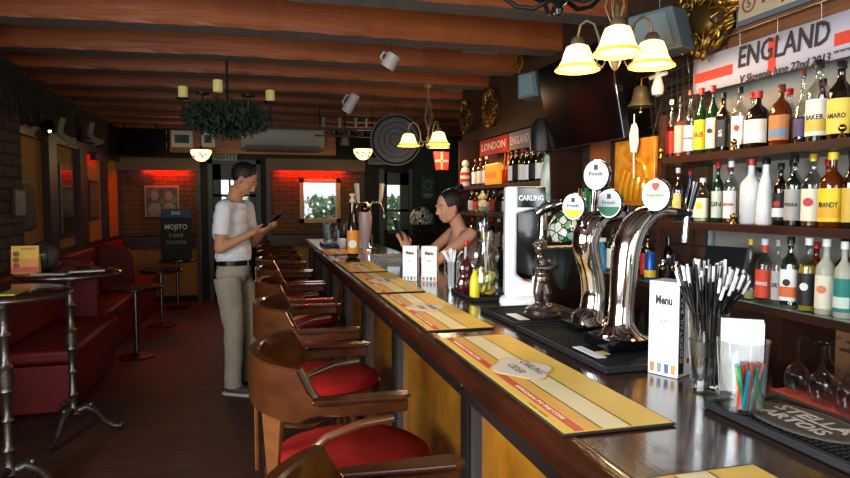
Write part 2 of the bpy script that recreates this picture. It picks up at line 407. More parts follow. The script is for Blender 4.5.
# white plaster chips / spacers in the gaps over the beams
PL = mat('flaking white plaster', '#7d7265', .9, bump=.5)
for k, (px, py, w) in enumerate(((420, 6, 36), (445, 8, 26), (476, 10, 20), (508, 13, 18), (420, 47, 30), (480, 52, 40), (500, 52, 20), (455, 90, 20))):
    by = 4.066 if py < 20 else (4.846 if py < 60 else 6.296)
    p = PY(px, py, by); ww = w*.0065*by/4
    mb = MB(); n = 8
    top = [(p.x-ww/2+ww*i/n, p.z+.012+random.uniform(-.006, .01)) for i in range(n+1)]; bot = [(p.x-ww/2+ww*i/n, p.z-.012+random.uniform(-.008, .006)) for i in range(n, -1, -1)]
    mb.prism(top+bot, 'Y', by-.008, by-.0005)
    struct(mb.build('trim_%d' % (k+30), PL))

# ------------------------------------------------------------------ left wall dressing
for k, (y0, y1) in enumerate(((6.7, 6.95), (7.78, 8.08), (9.0, 9.12))):
    struct(MB().box(XL, XL+.07, y0, y1, 0, 2.12).build('trim_%d' % (k+50), WOOD_DK))
struct(MB().box(XL, XL+.06, 5.76, YB, 2.1, 2.2).build('trim_54', WOOD_DK))
struct(MB().box(XL, XL+.14, 3.0, 5.75, 0, 2.6).build('wall_left_pillar', STONE))
struct(MB().box(XL, XL+.05, 5.76, 9.9, .98, 1.04).build('trim_55', WOOD_DK))
DARKW = mat('dark upper wall cloth', '#14100d', .9, noise=('#241b15', 9, .3), bump=.6, bscale=25)
struct(MB().box(XL, XL+.05, 5.76, 9.9, 2.21, 2.6).build('trim_56', DARKW))

# red leather booths along the left wall
def booth(y0, y1, label, dx=.02):
    t = thing('booth_bench', label, 'bench', (XL+dx, (y0+y1)/2, 0), 0, 'red upholstered booth benches'); L = (y1-y0)/2
    MB().box(.0, .52, -L, L, .02, .36).build('base', RED_BOOTH, t, bevel=.01)
    MB().box(.02, .56, -L, L, .37, .47).build('seat_cushion', RED_BOOTH, t, True, bevel=.03, seg=3)
    MB().box(.0, .11, -L, L, .48, .99).build('backrest', RED_BOOTH, t, True, bevel=.03, seg=3)
    return t
booth(4.9, 6.35, 'red leather booth bench by the stone pillar, nearest the football', .145)
booth(6.55, 8.1, 'long red leather booth bench in the middle of the left wall')
booth(8.3, 9.7, 'red leather booth bench in the far left corner')
for k, (y, lab) in enumerate(((6.45, 'dark red booth divider behind the bar tables'), (8.18, 'curved bright red booth end lit by the red lamp'))):
    t = thing('booth_divider', lab, 'booth divider', (XL+.02, y, 0))
    pr = [(.125, 0), (.5, 0), (.5, .6), (.49, .86), (.46, .95), (.34, 1.0), (.125, 1.02)]
    MB().prism(pr, 'Y', -.045, .045).build('divider_panel', RED_BOOTH, t, True, bevel=.015)

# pictures on the left wall
def wallpic(name, y0, y1, z0, z1, fr, col, label, arch=False, mat_in=None, t_=.03, x=XL):
    t = thing(name, label, 'picture', (x+.003, (y0+y1)/2, (z0+z1)/2)); w, h = (y1-y0)/2, (z1-z0)/2
    out = [(-w, -h), (w, -h), (w, h*(.55 if arch else 1))]
    if arch: out += [(w*cos(a), h*.55+h*.45*sin(a)) for a in [pi*i/8 for i in range(1, 8)]]
    out += [(-w, h*(.55 if arch else 1))]
    MB().prism(out, 'X', 0, t_).build('frame', fr, t, bevel=.004)
    inn = [(p[0]*.8, p[1]*.84) for p in out]
    MB().prism(inn, 'X', t_+.0005, t_+.004).build('picture_sheet', mat_in or mat('pic '+label[:20], col, .4, noise=('#777068', 9, .3)), t)
    return t
wallpic('arched_plaque', 5.93, 6.42, 1.27, 1.72, WOOD_DK, '#2f2a26', 'arched dark plaque with carved relief on the ochre wall above the football', True, mat('plaque relief', '#3a332c', .6, noise=('#5b5148', 12, .3), bump=.8, bscale=25))
wallpic('picture_frame', 5.47, 5.72, 1.4, 1.62, WOOD_DK, '#8f8c86', 'small framed photo on the stone pillar at the left edge', x=XL+.14)
wallpic('framed_mirror', 7.15, 7.62, 1.14, 1.92, WOOD_DK, '#46514c', 'tall framed mirror with red top between dark posts on left wall', mat_in=mat('dim mirror', '#5d6c66', .08, metal=.7))
wallpic('picture_frame', 8.3, 8.75, 1.3, 1.78, WOOD_DK, '#3a1510', 'dark framed picture on the red lit end of the left wall')
redl2 = thing('strip_light', 'red glowing strip light high on the left wall near the corner', 'lamp', (XL+.1, 8.55, 2.07))
MB().box(-.03, .03, -.3, .3, .012, .04).box(.0305, .04, -.31, .31, -.05, .04).box(-.03, .03, -.32, -.31, -.05, .04).build('housing', BLACK, redl2); MB().tube([(0, -.28, 0), (0, .28, 0)], .01, 8).build('tube', mat('red lamp dim', '#ff2a10', .4, emis=10, emcol='#ff1e08'), redl2)

# back wall dressing
t = thing('framed_photo', 'framed black and white photo of two people on the red brick panel', 'picture', (PY(162, 200, 10.05).x, YB-.034, 1.53))
MB().box(-.24, .24, -.025, 0, -.23, .23).build('frame', mat('pale frame', '#a39c8b', .5), t, bevel=.004)
MB().box(-.22, .22, -.028, -.0255, -.21, .21).build('photo', mat('photo sheet', '#24221f', .4, noise=('#6f6a61', 9, .2)), t)
mb = MB()
for x in (-.1, .1): mb.ball((x, -.029, .08), .055, (1, .02, 1.25)).ball((x, -.029, -.12), .09, (1, .02, 1.1))
mb.build('figures', mat('photo grey', '#8c877d', .6), t, True)
t = thing('notice_board', 'small dark notice sign with grey header above the framed photo', 'sign', (PY(141, 173, 10.05).x, YB-.034, PY(141, 174, 10.05).z))
MB().box(-.17, .17, -.02, 0, -.14, .14).build('board', mat('notice dark', '#25231f', .6, noise=('#4c4a43', 20, .2)), t)
MB().box(-.17, .17, -.024, -.0205, .08, .14).build('header', mat('notice grey', '#77736c', .6), t)
# soffit fascia with framed pictures
SOF = planks('orange brown fascia', '#a8682c', '#b47536', '#5c3514', 1.2, .35, plane='XZ', rough=.5, bump=.1)
p = PY(168, 128, 9.8); struct(MB().box(p.x, 1.2, 9.915, YB, 2.25, 2.585).build('trim_60', SOF))
for px, w, lab in ((182, .3, 'small framed green print on the orange wood fascia, left one'), (208, .2, 'small pale framed print on the fascia above the back door')):
    q = PY(px, 139, 9.89); t = thing('picture_frame', lab, 'picture', (q.x, 9.898, q.z))
    MB().box(-w/2, w/2, -.02, 0, -.12, .12).build('frame', PAPER, t, bevel=.003)
    MB().box(-w/2+.05, w/2-.05, -.023, -.0205, -.06, .06).build('print', mat('green print', '#4e6f63', .5, noise=('#20352e', 12, .2)), t)
t = thing('air_conditioner', 'long pale grey wall air conditioner below the ceiling beams', 'air conditioner', (PY(284, 135, 9.6).x, 9.895, 2.3))
prf = [(0, 0), (-.22, .03), (-.26, .1), (-.26, .3), (-.2, .36), (0, .37)]
MB().prism(prf, 'X', -.62, .6).build('casing', mat('ac casing', '#8c8b88', .4), t, True, bevel=.008)
MB().box(-.56, .54, -.262, -.2, .035, .06, M=None).build('air_outlet', mat('ac slot', '#4c4a48', .5), t)
mb = MB()
for k in range(26): mb.box(-.55+k*.042, -.53+k*.042, -.1, -.07, -.03, -.002)
mb.build('fringe', BLACK, t)
# dark screen box hanging at the far left
p0 = PY(115, 128, 9.3); p1 = PY(167, 157, 9.3)
t = thing('projection_screen', 'large black hanging screen in the far left corner under the beams', 'screen', ((p0.x+p1.x)/2, 9.3, (p0.z+p1.z)/2)); hw, hh = (p1.x-p0.x)/2, (p0.z-p1.z)/2
MB().box(-hw, hw, -.04, .04, -hh, hh).build('screen_panel', GLOSSBLK, t, bevel=.01)
MB().cyl((-.2, 0, hh-.01), (-.2, 0, 2.838-(p0.z+p1.z)/2), .015).cyl((.2, 0, hh-.01), (.2, 0, 2.838-(p0.z+p1.z)/2), .015).build('hanger', BLACK, t)
# signs above the doors
for px, py, w, s, lab in ((225, 157, .36, 'GENTS', 'grey sign with raised letters above the back door'), (381, 161, .42, 'LOUNGE BAR', 'grey lettered sign above the dark doorway at the far right')):
    q = PY(px, py, 10.05); t = thing('door_sign', lab, 'sign', (q.x, YB-.045 if px < 300 else YB-.002, q.z))
    MB().box(-w/2, w/2, -.02, 0, -.055, .055).build('sign_board', mat('sign grey green', '#8f9c98', .6), t, bevel=.003)
    text(s, .095, mat('sign letters', '#1f2624', .6), t, TR(0, -.0205, 0) @ RX(pi/2), wid=w*.86, bold=.001)
# dark green framed label print right of the window
q = PY(428, 188, 10.05)
t = thing('framed_poster', 'dark green framed poster with pale ornate lettering on the far right wall', 'picture', (1.97+.08, YB-.05, q.z))
t.location = (q.x-.0, YB-.021, q.z)
MB().box(-.13, .13, -.02, 0, -.2, .2).build('frame', mat('poster frame', '#1e2b24', .5), t)
MB().box(-.11, .11, -.024, -.0205, -.18, .18).build('poster_sheet', mat('poster sheet', '#42594c', .6, noise=('#1f3028', 14, .2)), t)
mb = MB()
for a in range(24): mb.tube([(.07*cos(2*pi*a/24), -.026, .05+.07*sin(2*pi*a/24)), (.07*cos(2*pi*(a+1)/24), -.026, .05+.07*sin(2*pi*(a+1)/24))], .004, 5)
mb.box(-.08, .08, -.027, -.0245, -.12, -.1).box(-.06, .06, -.027, -.0245, -.15, -.14)
mb.build('ornament', mat('poster pale', '#93a698', .6), t)
# ------------------------------------------------------------------ BAR COUNTER
BE, BW, BZ = .545, 1.24, 1.07
AMBER = mat('amber varnished panel', '#6e3f0e', .22, coat=.6, noise=('#a8721f', 3.5, .25), stretch=(1, 1.3, .8), bump=.7, bscale=11)
t = thing('bar_counter', 'long dark varnished wooden bar counter with amber front panels', 'bar counter', (BE, 0, 0))
Y0, Y1 = -1.4, 7.72
MB().prism([(.035, Y0), (1.14-BE, Y0), (1.14-BE, 1.3), (BW-BE, 1.36), (BW-BE, Y1), (.035, Y1)], 'Z', BZ-.045, BZ).build('countertop', WOOD_BAR, t, bevel=.006)
# live edge lip
mb = MB(); n = 140; R2 = random.Random(3); rows = []
for i in range(n+1):
    y = Y0+(Y1-Y0)*i/n; w = R2.uniform(-.004, .004); w2 = R2.uniform(-.003, .003)
    rows.append([Vector(q) for q in ((.036, y, BZ+.0015), (.012+w, y, BZ+.001), (.0+w, y, BZ-.012+w2), (w2, y, BZ-.035), (.004+w, y, BZ-.066+w2), (.036, y, BZ-.07))])
vs = [[mb.bm.verts.new(p) for p in r] for r in rows]
for i in range(n):
    for k in range(6): mb.bm.faces.new((vs[i][k], vs[i][(k+1) % 6], vs[i+1][(k+1) % 6], vs[i+1][k]))
mb.bm.faces.new(vs[0]); mb.bm.faces.new(vs[-1][::-1])
mb.build('edge_trim', WOOD_EDGE, t, 60)
MB().box(.04, .075, Y0, Y1-.03, BZ-.135, BZ-.05).build('front_rail', mat('black rail', '#17110d', .45), t)
MB().box(.09, 1.1-BE, Y0, Y1-.05, .0, BZ-.047).build('body', WOOD_DK, t)
MB().box(.05, 1.11-BE, Y0, Y1-.02, 0.0, .12).build('plinth', mat('dark plinth', '#150d08', .5), t)
posts = [-.2, .8, 1.755, 2.78, 3.65, 4.5, 5.3, 6.2, 7.0, 7.66]
for k, y in enumerate(posts):
    o = MB().box(.045, .095, y-.035, y+.035, .12, BZ-.137).build('post', mat('dark post', '#1d1713', .4), t, bevel=.004)
    if k in (1, 2, 3): MB().ball((.038, y, BZ-.1), .013, (.6, 1, 1)).build('bolt', BLKIRON, t, True)
for a, b in zip(posts[:-1], posts[1:]):
    MB().box(.077, .0895, a+.04, b-.072, .17, BZ-.16).build('front_panel', AMBER, t)
    MB().box(.055, .0895, b-.07, b-.037, .13, BZ-.14).build('pilaster', mat('grey metal strip', '#5b5c60', .4, metal=.6), t)
# bar runners
YEL = mat('runner yellow', '#e2b736', .5, noise=('#ecce6a', 4, .3)); CRM = mat('runner cream', '#e6dcae', .5)
ORG = mat('runner orange', '#dba544', .5); RDS = mat('runner red', '#c2401c', .5); BRN = mat('runner brown line', '#6e4a18', .5)
BDG = mat('runner badge', '#dcd6c8', .5); INK = mat('ink', '#25211c', .6)
def runner(x0, y0, y1, label, rz=0):
    t = thing('bar_runner', label, 'bar runner', (x0, y0, BZ+.002), rz, 'printed bar runners laid along the counter edge'); L = y1-y0; W = .25
    MB().box(0, W, 0, L, 0, .004).build('rubber_backing', RUBBER, t)
    MB().box(.006, W-.004, .006, L-.006, .0042, .005).build('printed_face', YEL, t)
    def st(a, b, z, m, nm, c=.01, d=None): return MB().box(a, b, c, (d or L)-.01, .005, z).build(nm, m, t)
    st(.03, .052, .0057, RDS, 'red_stripe'); st(.056, .085, .0054, ORG, 'orange_stripe'); st(.092, .15, .0056, CRM, 'cream_stripe')
    st(.087, .0895, .006, BRN, 'brown_line'); st(.152, .154, .006, BRN, 'brown_line')
    # badge oval with a lobe
    cy = L*.52; pl = []
    for k in range(36):
        a = 2*pi*k/36; r = 1+.12*cos(4*a); pl.append((.115+.072*r*cos(a), cy+.12*r*sin(a)*.8))
    MB().prism([(.115+(p[0]-.115)*1.08, cy+(p[1]-cy)*1.08) for p in pl], 'Z', .0057, .0062).build('badge_rim', ORG, t)
    MB().prism(pl, 'Z', .0063, .0068).build('badge', BDG, t)
    M = TR(.135, cy, .0071) @ RZ(-pi/2)
    text('CARLING', .036, INK, t, TR(.145, cy+.0, .0071) @ RZ(-pi/2), wid=.13, depth=.0002)
    text('CIDER', .034, INK, t, TR(.1, cy, .0071) @ RZ(-pi/2), wid=.09, depth=.0002)
    text('REFRESHING TO THE CORE', .014, mat('runner print white', '#f0e4cf', .6), t, TR(.041, cy-.26, .0061) @ RZ(-pi/2), wid=.24, depth=.0002)
    text('REFRESHING TO THE CORE', .014, MAT['runner print white'], t, TR(.041, cy+.24, .0061) @ RZ(-pi/2), wid=.24, depth=.0002)
    for y in (.12, .17): MB().box(.014, .017, y-.02, y+.02, .005, .0056).build('print_mark', BRN, t)
    return t
runner(.556, 1.06, 1.94, 'large yellow bar runner nearest the viewer, whole')
runner(.556, 2.06, 2.94, 'yellow bar runner second from the viewer')
runner(.556, 3.0, 3.86, 'yellow bar runner beside the white menu boxes')
runner(.556, 3.94, 4.74, 'orange yellow bar runner beside the bottle with the orange label')
runner(.556, 5.3, 5.92, 'smallest orange bar runner at the far end by the glasses')
runner(.556, -.02, .86, 'yellow bar runner cut off at the bottom edge of the photo')

# dark rubber drip mats and trays on the staff side
def dripmat(x0, x1, y0, y1, label, txt=None, wh=None):
    t = thing('drip_mat', label, 'drip mat', ((x0+x1)/2, (y0+y1)/2, BZ+.001)); w, l = (x1-x0)/2, (y1-y0)/2
    MB().box(-w, w, -l, l, 0, .01).build('mat_base', RUBBER, t, bevel=.003)
    mb = MB()
    mb.box(-w, -w+.012, -l, l, .0102, .017).box(w-.012, w, -l, l, .0102, .017).box(-w+.012, w-.012, -l, -l+.012, .0102, .017).box(-w+.012, w-.012, l-.012, l, .0102, .017)
    mb.build('raised_rim', RUBBER, t)
    mb = MB(); s = .014; nx, ny = int((2*w-.05)/s), int((2*l-.05)/s)
    for i in range(nx):
        for j in range(ny): 
            x, y = -w+.03+i*s, -l+.03+j*s; mb.prism([(x-.004, y-.004), (x+.004, y-.004), (x+.004, y+.004), (x-.004, y+.004)], 'Z', .0101, .0145)
    mb.build('nubs', RUBBER, t)
    return t
d1 = dripmat(.88, 1.22, 2.05, 2.41, 'black rubber drip mat under the white tower and the cherub')
MB().box(-.13, -.09, -.13, .0, .0172, .0185).build('printed_label', PAPER, d1)
d2 = dripmat(.87, 1.22, 1.43, 2.02, 'long black drip mat in front of the chrome beer taps')
MB().box(-.145, -.115, -.2, -.06, .0172, .0185).build('printed_label', PAPER, d2); MB().box(-.11, -.085, -.17, -.13, .0172, .0185).build('yellow_print', mat('label yellow', '#d8c77a', .6), d2)
d3 = dripmat(.935, 1.13, .5, 1.14, 'black bar mat with oval grey lettered print under the straw cup')
pl = [(.005+.075*cos(2*pi*k/30), .16+.12*sin(2*pi*k/30)) for k in range(30)]
MB().prism(pl, 'Z', .0152, .0168).build('oval_print', mat('mat oval grey', '#5d5650', .6), d3)
MB().prism([(.005+(p[0]-.005)*.88, .16+(p[1]-.16)*.93) for p in pl], 'Z', .0169, .0176).build('oval_inner', mat('mat oval dark', '#3b3531', .6), d3)
lt = mat('mat lettering', '#b7ada2', .6)
text('STELLA', .05, lt, d3, TR(.028, .16, .0181) @ RZ(-pi/2), wid=.17, depth=.0003, bold=.001); text('ARTOIS', .045, lt, d3, TR(-.018, .16, .0181) @ RZ(-pi/2), wid=.15, depth=.0003, bold=.001)
d4 = dripmat(.93, 1.13, 2.63, 2.98, 'black rubber tray under the lemon pitcher and guitar bottle')

# ------------------------------------------------------------------ BAR CHAIRS
def bar_chair():
    t = thing('bar_chair', '', 'chair')
    # seat
    MB().lathe([(.0, .752), (.15, .75), (.21, .74), (.235, .722), (.235, .7)], n=36, sx=1.08, c=(.045, 0, 0)).build('seat_cushion', RED_VEL, t, 60)
    MB().lathe([(.2, .64), (.235, .645), (.243, .67), (.243, .698), (.2, .7)], n=36, sx=1.08, c=(.045, 0, 0)).build('seat_rim', WOOD_CH, t, True)
    # bent back band with arms
    N = 44; pts = []
    for i in range(N+1):
        u = -1+2*i/N; a = u*pi*.5
        if abs(u) < .62:
            q = u/.62*pi/2; x = -.248*cos(q)-.0; y = .315*sin(q)
        else:
            k = (abs(u)-.62)/.38; x = .15*k; y = math.copysign(.315+.012*sin(k*pi)-.006*k, u)
        pts.append((x, y))
    def sec(i):
        x, y = pts[i]
        # raised crest for x < -.1
        k = min(max((-.08-x)/.05, 0), 1); k = k*k*(3-2*k)
        zt = .99+.086*k; zb = .955-.03*k
        w = .017+.008*(1-k)          # half thickness
        if x > .16: w *= .9
        return zb, zt, w
    mb = MB(); V = []
    for i, (x, y) in enumerate(pts):
        a, b = pts[max(i-1, 0)], pts[min(i+1, N)]; tx, ty = b[0]-a[0], b[1]-a[1]; l = sqrt(tx*tx+ty*ty); nx, ny = ty/l, -tx/l
        zb, zt, w = sec(i); c = .006
        prof = [(-w, zb+c), (-w+c, zb), (w-c, zb), (w, zb+c), (w, zt-c), (w-c, zt), (-w+c, zt), (-w, zt-c)]
        V.append([mb.bm.verts.new((x+nx*s, y+ny*s, z)) for s, z in prof])
    for i in range(N):
        for k in range(8): mb.bm.faces.new((V[i][k], V[i][(k+1) % 8], V[i+1][(k+1) % 8], V[i+1][k]))
    mb.bm.faces.new(V[0]); mb.bm.faces.new(V[-1][::-1])
    mb.build('arm_and_back_band', WOOD_CH, t, 35)
    # flat arm pads on top
    for s in (-1, 1):
        q = [(-.1, .305), (.06, .292), (.14, .288), (.165, .3), (.165, .33), (.14, .345), (.06, .345), (-.1, .338)]
        MB().prism([(a, s*b) for a, b in q], 'Z', .991, 1.003).build('arm_pad', WOOD_CH, t, bevel=.004)
        pp = [(-.17, s*.2, .66), (-.165, s*.25, .74), (-.13, s*.295, .83), (-.06, s*.312, .895), (.03, s*.315, .925), (.12, s*.315, .935)]
        MB().tube(pp, .0125, 10).build('arm_brace', WOOD_CH2, t, True)
    for k, a in enumerate((-.62, 0, .62)):
        x, y = -.262*cos(a), .31*sin(a)
        M = TR(x*.98, y*.98, 0) @ RZ(a*-1)
        pl = [(-.018, .70), (.018, .70), (.045, .93), (-.045, .93)]
        MB().prism(pl, 'X', -.006, .006, M=TR(x*.93, y*.93, 0) @ RZ(-a)).build('back_slat', WOOD_CH2, t, bevel=.003)
    for sx_, sy in ((1, 1), (1, -1), (-1, 1), (-1, -1)):
        MB().tube([(sx_*.15, sy*.15, .66), (sx_*.19, sy*.19, .3), (sx_*.215, sy*.215, .0)], [.02, .018, .014], 10).build('leg', WOOD_CH, t, True)
    mb = MB().tube([(.2*cos(2*pi*k/28), .2*sin(2*pi*k/28), .27) for k in range(28)], .011, 8, closed=True)
    mb.build('foot_ring', WOOD_CH2, t, True)
    for a in range(2):
        r = .165; p = (-1 if a else 1); MB().tube([(r, p*r, .48), (-r, -p*r, .48)], .009, 8).build('stretcher', WOOD_CH, t, True)
    return t
ch = bar_chair()
spots = [(.23, .86, 'nearest bar armchair, mostly cut off at the bottom edge'), (.23, 1.95, 'bar armchair with the largest full red seat, second from the viewer'),
         (.235, 2.86, 'bar armchair right behind the large one, its curved back shining'), (.24, 3.68, 'fourth bar armchair from the viewer, beside the standing man'),
         (.24, 4.42, 'fifth bar armchair along the counter'), (.24, 5.14, 'sixth bar armchair, below the hands of the standing man'), (.24, 5.86, 'seventh bar armchair along the counter'),
         (.24, 6.58, 'eighth bar armchair, second from the far end'), (.24, 7.3, 'bar armchair at the far end of the counter')]
for k, (x, y, lab) in enumerate(spots):
    lab = 'red seated brown wooden '+lab
    rz = random.uniform(-.035, .035)
    if k == 0: ch.location = (x, y, 0); ch['label'] = lab; ch['group'] = 'bar armchairs along the counter'
    else: dup(ch, (x, y, 0), rz, lab, 'bar armchairs along the counter')

# ------------------------------------------------------------------ TABLES on the left
def bar_table(x, y, label, z=1.08):
    t = thing('bar_table', label, 'table', (x, y, 0), 0, 'high cast iron bar tables')
    prof = [(.022, .14), (.05, .16), (.028, .2), (.022, .26), (.034, .28), (.022, .3), (.019, .42), (.03, .43), (.019, .45), (.021, .56), (.036, .58), (.03, .6), (.042, .64), (.03, .68), (.036, .7), (.02, .72), (.019, .84), (.03, .86), (.019, .88), (.022, .98), (.034, 1.0), (.024, 1.03), (.06, z-.035)]
    MB().lathe(prof, n=16).build('column', IRON, t, True)
    for k in range(3):
        a = 2*pi*k/3+.25; c, s = cos(a), sin(a)
        pp = [(.02, .17), (.07, .19), (.13, .15), (.18, .07), (.23, .035), (.27, .03), (.285, .05)]
        MB().tube([(r*c, r*s, zz) for r, zz in pp], [.03, .028, .022, .018, .018, .024, .012], 10).ball((.26*c, .26*s, .016), .016).ball((.1*c, .1*s, .2), .02).build('foot', IRON, t, True)
    MB().lathe([(.0, z-.034), (.285, z-.034), (.3, z-.026), (.3, z-.006), (.292, z), (.0, z)], n=44).build('table_top', mat('table top dark', '#2a1a12', .18, coat=.6), t, True)
    MB().tube([(.302*cos(2*pi*k/44), .302*sin(2*pi*k/44), z-.015) for k in range(44)], .007, 8, closed=True).build('metal_rim', STEEL, t, True)
    return t
bar_table(-1.17, 4.42, 'round dark bar table on silver iron column, the farther of two')
bar_table(-1.225, 3.5, 'round dark bar table on iron column at the left edge, nearest')
def low_table(x, y, label, z, r=.25, rot=.0):
    t = thing('pub_table', label, 'table', (x, y, 0), rot, 'small pub tables with slim steel legs')
    MB().lathe([(0, z-.035), (r-.01, z-.035), (r, z-.025), (r, z-.006), (r-.006, z), (0, z)], n=40).build('table_top', MAT['table top dark'], t, True)
    MB().lathe([(.022, .02), (.022, z-.05), (.08, z-.036)], n=14).build('column', STEEL, t, True)
    MB().lathe([(.0, 0), (.17, 0), (.17, .012), (.03, .03), (.022, .035)], n=28).build('base_plate', BLKIRON, t, True)
low_table(-1.17, 6.6, 'small pub table on slim steel column beside the red booth, nearest of three', .70)
low_table(-1.16, 8.2, 'small pub table on slim steel column, the middle of three', .70)
low_table(-1.13, 9.55, 'small pub table with the chalkboard standing on it', .70)
# chalkboard
t = thing('chalkboard', 'upright chalkboard with blue header reading MOJITO on the far table', 'chalkboard', (-1.13, 9.55, .703), .0)
for s in (-1, 1): 
    M = RX(s*-.1)
    MB().box(-.2, .2, -.01, .01, 0, .72, M=TR(0, s*.06, 0) @ RX(s*.08)).build('board' if s < 0 else 'rear_board', mat('chalk slate', '#16201d', .7), t, bevel=.003)
fm = TR(0, -.06, 0) @ RX(-.08)
FM = TR(0, -.06, 0) @ RX(-.08)
MB().box(-.2, .2, -.013, -.0105, .6, .71, M=FM).build('header', mat('blue header', '#23406a', .5), t)
chk = mat('chalk', '#c9d0cb', .8)
for s_, z, w, m_ in (('MOJITO', .46, .3, chk), ('5.00€', .34, .2, mat('chalk dim', '#7d8f88', .8)), ('COCKTAIL', .24, .28, MAT['chalk dim']), ('BAR', .66, .12, mat('header print', '#9fb3c9', .6))):
    text(s_, .1 if m_ is chk else .07, m_, t, FM @ TR(0, -.0135, z) @ RX(pi/2), wid=w, bold=.002)
# football on the table, menu card
t = thing('football', 'large dark worn leather football standing on the far bar table', 'ball', (-1.34, 4.52, 1.081))
mb = MB().ball((0, 0, .092), .092, n=24); mb.build('ball_body', mat('worn leather', '#35302a', .45, noise=('#4a433a', 6, .3), bump=.4, bscale=20), t, True)
for k in range(3):
    a = k*pi/3; MB().tube([(.0935*cos(u)*cos(a), .0935*cos(u)*sin(a), .092+.0935*sin(u)) for u in [2*pi*i/28 for i in range(28)]], .0022, 5, closed=True).build('seam', BLACK, t)
mb = MB().tube([(-.03, -.091, .1), (.03, -.091, .108)], .004, 6); mb.build('lace', PAPER, t)
p = PZ(22, 268, 1.08)
t = thing('menu_card', 'yellow and orange printed card standing on the bar table at left', 'card', (-1.16+.0, 3.74, 1.081), .0)
t.location = (-1.39, 4.33, 1.0815)
MC = RX(-.12)
MB().box(-.075, .075, -.002, .002, 0, .17, M=MC).build('card_front', mat('card yellow', '#d9a92a', .5), t)
MB().box(-.075, .075, -.002, .002, 0, .17, M=TR(0, .05, 0) @ RX(.14)).build('card_back', MAT['card yellow'], t)
MB().box(-.074, .074, -.0035, -.0025, .003, .04, M=MC).build('red_band', mat('card red', '#b8401f', .5), t)
MB().box(-.074, .074, -.0035, -.0025, .042, .09, M=MC).build('orange_band', mat('card orange', '#d0832a', .5), t)
for z in (.12, .085, .05): MB().ball((-.045, -.004, z), .015, (1, .15, 1), M=MC.to_3x3()).build('printed_glass', BRN, t)
text('HAPPY', .02, INK, t, MC @ TR(.02, -.003, .15) @ RX(pi/2), wid=.08)
mb = MB().box(-.04, .04, -.1, .1, 0, .006); tag(mb.build('beer_mat', mat('mat yellow', '#8c7a2c', .5), loc=(-1.15, 3.42, 1.081)), 'yellow paper mat lying on the nearest bar table', 'beer mat')
for k, (x, y, a) in enumerate(((-1.05, 4.35, .3), (-1.22, 4.22, -.2))):
    o = MB().box(-.1, .1, -.03, .03, 0, .008).build('leaflet', mat('leaflet gloss', '#9c9a92', .3), loc=(x, y, 1.081)); o.rotation_euler.z = a
    tag(o, ('pale leaflet lying on the right half of the farther bar table', 'pale leaflet lying by the football on the farther bar table')[k], 'leaflet')
# ------------------------------------------------------------------ BACK BAR
CNT = .82; S3, S2, S1, SU = 1.13, 1.43, 1.73, 1.665
SHW = mat('shelf wood', '#2a150d', .4, noise=('#3a1d11', 3, .3), stretch=(6, 1, 6), bump=.15)
t = thing('back_bar_cabinet', 'long dark wooden back bar cabinet behind the counter with bottle shelves', 'cabinet', (XR, 0, 0))
MB().box(-.36, -.004, .6, 5.72, 0, CNT-.04).build('base_cabinet', WOOD_DK, t)
MB().box(-.38, -.004, .58, 5.74, CNT-.038, CNT).build('worktop', mat('back worktop', '#5f3c25', .35, coat=.3), t)
MB().box(-.31, -.004, .6, 5.7, S3-.035, S3-.004).build('shelf', SHW, t)
MB().box(-.312, -.01, .6, 5.7, S3-.0035, S3).build('glass_shelf_top', mat('greenish glass top', '#5d7470', .1, coat=1), t)
MB().box(-.31, -.004, .6, 2.6, S2-.03, S2).build('shelf', SHW, t)
MB().box(-.31, -.004, 3.88, 5.7, S2-.03, S2).build('shelf', SHW, t)
MB().box(-.31, -.004, .6, 2.58, S1-.032, S1).build('shelf', SHW, t)
MB().box(-.31, -.004, 3.88, 5.7, SU-.032, SU).build('shelf', SHW, t)
MB().box(-.3, -.275, 2.602, 2.625, CNT+.001, S1+.2).build('upright', WOOD_DK, t)
for y in (.6, 3.86, 5.702): MB().box(-.3, -.004, y-.015 if .7 < y < 5 else (y-.04 if y < 1 else y), y+.0145 if y > .7 else y-.001, CNT+.001, 2.18 if y in (3.86,) else (S1+.25 if y < 2.6 else 2.1)).build('upright', WOOD_DK, t)
MB().box(-.29, -.004, 1.88, 1.91, CNT+.001, S3-.037).build('upright', SHW, t)
MB().box(-.03, -.004, .62, 1.88, CNT+.001, S3-.037).build('back_panel', mat('cabinet back', '#a0714f', .5, noise=('#8c5f42', 4, .3)), t)
MB().box(-.03, -.004, 1.912, 5.69, CNT+.001, S3-.037).build('back_panel', mat('cabinet back dark', '#3b241a', .5), t)
MB().box(-.02, -.004, 3.89, 5.69, S3+.001, 2.3).build('back_panel', mat('far shelf back', '#3a1c10', .5, noise=('#5a2d16', 5, .3)), t)
for px, py, z in ((732, 143, S1), (840, 128, S1), (659, 155, S1), (731, 220, S2)):
    y = PX(px, py, 1.85).y; x = -.3
    MB().ball((x, y, z+.033), .013).cyl((x, y, z+.001), (x, y, z+.028), .006, .004, 8).lathe([(.013, 0), (.008, .008), (.005, .014)], c=(x, y, z+.001), n=10).build('finial', BRASS, t, True)
# wooden fascia above
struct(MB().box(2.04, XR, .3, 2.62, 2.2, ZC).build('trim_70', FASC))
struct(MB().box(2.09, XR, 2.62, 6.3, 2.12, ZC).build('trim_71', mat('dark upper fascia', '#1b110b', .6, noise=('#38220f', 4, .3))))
struct(MB().box(2.03, XR, 2.5, 2.56, 2.19, ZC).build('trim_72', mat('carved post', '#6d4a22', .45, bump=.4)))

